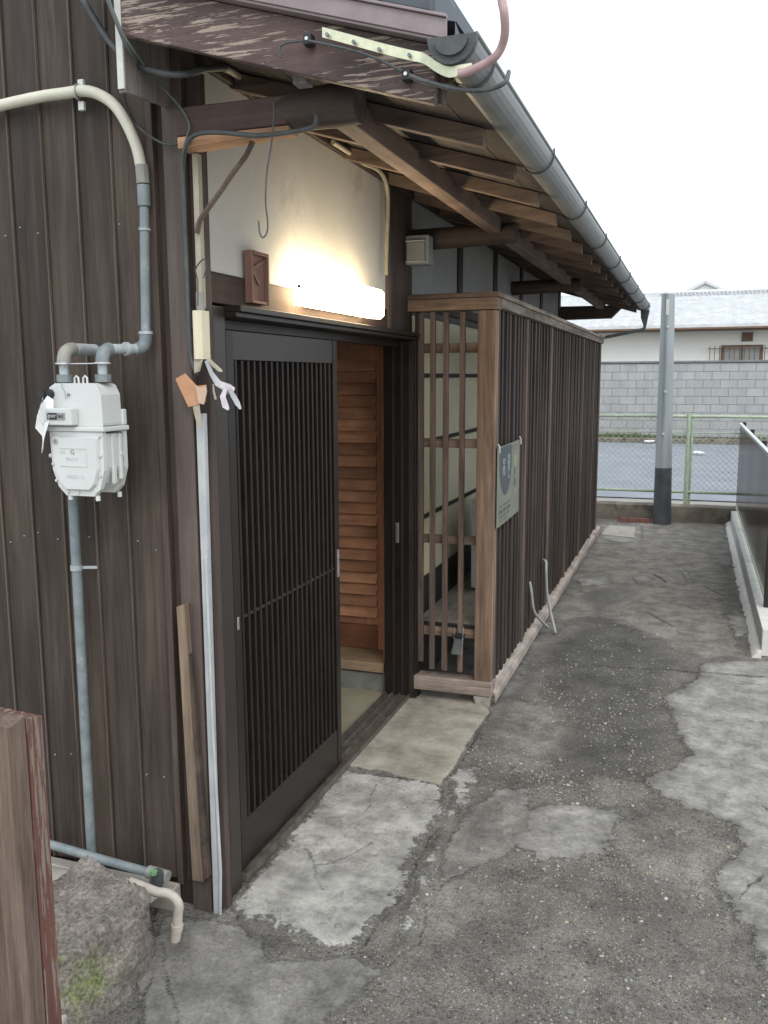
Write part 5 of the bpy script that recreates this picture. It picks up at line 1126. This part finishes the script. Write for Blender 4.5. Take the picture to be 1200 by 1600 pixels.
# ---------------------------------------------------------------- across the road: block wall and house
bw = thing('far_block_wall', (0, 23.5, 0), 'grey concrete block wall across the road with dark coping', 'block wall')
b = MB(); b.box(-12,14,23.515,23.6,.05,1.93); b.build('joint_backing', surf('dark_mortar_joint', (.20,.20,.20), (.26,.26,.26), 10, .95, .2), bw)
blk = None; rs3 = random.Random(5)
for r_ in range(9):
    z = .10 + r_*.2025; off = .2 if r_ % 2 else 0
    x = -3.4 + off
    while x < 4.6:
        if blk is None:
            b = MB(); b.box(x,x+.392,23.49,23.514,z,z+.194); blk = b.build('block', M['block'], bw); l0 = ORIG[blk.name].copy(); x00, z00 = x, z
        else: copy_part(blk, l0 + Vector((x-x00, rs3.uniform(-.004,.004), z-z00)), bw)
        x += .40
b = MB()
for x0_, x1_ in ((-12,-3.41),(4.81,14)): b.box(x0_,x1_,23.49,23.514,.10,1.92)
b.build('rendered_end', M['block'], bw)
b = MB(); b.box(-12,14,23.46,23.62,1.931,1.985); b.build('coping', M['cap'], bw, bevel=.01)

fh = thing('far_house', (0, 28, 0), 'white walled house with silver grey tiled roof across the road', 'house')
b = MB(); b.box(-7,9,27,34,0,3.0); b.build('wall', M['far_wall'], fh)
b = MB(); b.box(-7.5,9.5,26.35,27.0,2.86,2.92); b.build('soffit', M['far_brown'], fh)
# roof as rippled tile courses
b = MB(); ez, rz, ey, ry = 2.94, 4.10, 26.2, 30.5; nr, nc = 16, 17*8*2
cxs = np.linspace(-7.6, 9.6, nc)
prof = [.035*abs(math.sin(math.pi*x/.27)) for x in cxs]
for r_ in range(nr):
    t0, t1 = r_/nr, (r_+1)/nr
    ra = [(cxs[i], ey+(ry-ey)*t0, ez+(rz-ez)*t0+.055+prof[i]) for i in range(nc)]; rb = [(cxs[i], ey+(ry-ey)*t1, ez+(rz-ez)*t1+.01+prof[i]*.8) for i in range(nc)]
    rc = [(cxs[i], ey+(ry-ey)*t0, ez+(rz-ez)*t0-.01) for i in range(nc)]
    b.loft([rc, ra, rb], caps=False, closed=False)
o = b.build('roof_tiles', M['far_tile'], fh); o['kind'] = 'stuff'
b = MB(); b.hexa([(-7.6,ey,ez-.06),(9.6,ey,ez-.06),(9.6,ry,rz-.06),(-7.6,ry,rz-.06),(-7.6,ey,ez-.012),(9.6,ey,ez-.012),(9.6,ry,rz-.012),(-7.6,ry,rz-.012)]); b.build('roof_deck', M['far_brown'], fh)
b = MB(); b.box(-7.6,9.6,ry-.08,ry+.14,rz-.02,rz+.12); b.tube([(-7.6,ry+.03,rz+.15),(9.6,ry+.03,rz+.15)], .07, 10); b.build('ridge', M['far_tile'], fh)
b = MB()
for i in range(40):
    x = -1.2 + i*.12; b.tube(smooth_path([(x,ry-.1,rz+.02),(x+.03,ry-.12,rz+.13),(x+.09,ry-.1,rz+.15),(x+.11,ry-.1,rz+.06)],3), .02, 5)
o = b.build('ridge_ornament', M['far_tile'], fh); o['kind'] = 'stuff'
gx0, gx1, gxc, gy = -.95, 1.30, .18, 31.2
b = MB(); b.prism([(gx0,4.0),(gx1,4.0),(gxc,4.56)], lambda u, v_, t: (u, t, v_), gy, gy+2.5); b.build('gable_wall', M['far_wall'], fh)
b = MB()
for xa, xb in ((gx0-.12,gxc),(gx1+.12,gxc)): b.bar((xa,gy-.05,3.98),(xb,gy-.05,4.60),.14,.06)
b.build('gable_verge', M['far_tile'], fh)
b = MB()
for xa, xb in ((gx0-.22,gxc),(gx1+.22,gxc)): b.hexa([(xa,gy-.1,3.97),(xb,gy-.1,4.63),(xb,gy+2.6,4.63),(xa,gy+2.6,3.97),(xa,gy-.1,4.01),(xb,gy-.1,4.67),(xb,gy+2.6,4.67),(xa,gy+2.6,4.01)])
b.build('gable_roof', M['far_tile'], fh)
w_ = MB(); w_.box(.66,1.75,26.95,26.99,2.40,2.46); w_.box(.66,.73,26.95,26.99,1.85,2.40); w_.box(1.68,1.75,26.95,26.99,1.85,2.40); w_.box(.73,1.68,26.95,26.99,1.85,1.90); w_.box(1.18,1.23,26.95,26.985,1.90,2.40)
wo_ = w_.build('window', M['far_brown'], fh)
b = MB(); b.box(.731,1.679,26.97,26.998,1.901,2.399); b.build('pane', M['far_pane'], wo_)
b = MB()
for i in range(15): x = .36 + i*.13; b.tube([(x,26.84,1.82),(x,26.84,2.44)], .010, 5)
b.tube([(.30,26.84,2.36),(2.25,26.84,2.36)], .012, 5); b.tube([(.30,26.84,1.92),(2.25,26.84,1.92)], .012, 5); b.build('window_bars', M['far_brown'], wo_)
b = MB(); b.box(1.18,1.47,26.95,26.998,2.56,2.80)
for i in range(4): b.box(1.19,1.46,26.935,26.949,2.58+i*.055,2.61+i*.055)
b.build('vent', M['far_brown'], fh)
# weeds along the kerb
wd = MB(); rw_ = random.Random(9)
for i in range(900):
    x = rw_.gauss(-1.7,.7) if rw_.random() < .7 else rw_.uniform(-3,4); y = rw_.uniform(22.95,23.4); h = rw_.uniform(.03,.12); a = rw_.uniform(0,3.14); dx, dy = .02*math.cos(a), .02*math.sin(a)
    wd.add([(x-dx,y-dy,.09),(x+dx,y+dy,.09),(x+rw_.uniform(-.04,.04),y,.09+h)], [(0,1,2)])
o = wd.build('weeds', surf('weed_green', (.06,.09,.03), (.12,.16,.06), 10), fix=False); setp(o, 'low green weeds growing along the far kerb', 'weeds', kind='stuff')
b = MB()
for x, y in ((-1.05,22.6),(-1.0,22.55),(-.95,22.62),(.1,19.5),(.18,19.45)):
    b.add([(x+a*4, y+b_*4, .03+c*3) for a, b_, c in pebble_verts(.02,.6)], ICO)
o = b.build('litter', M['paper'], fix=False); setp(o, 'scraps of white paper litter on the far road', 'litter', kind='stuff')
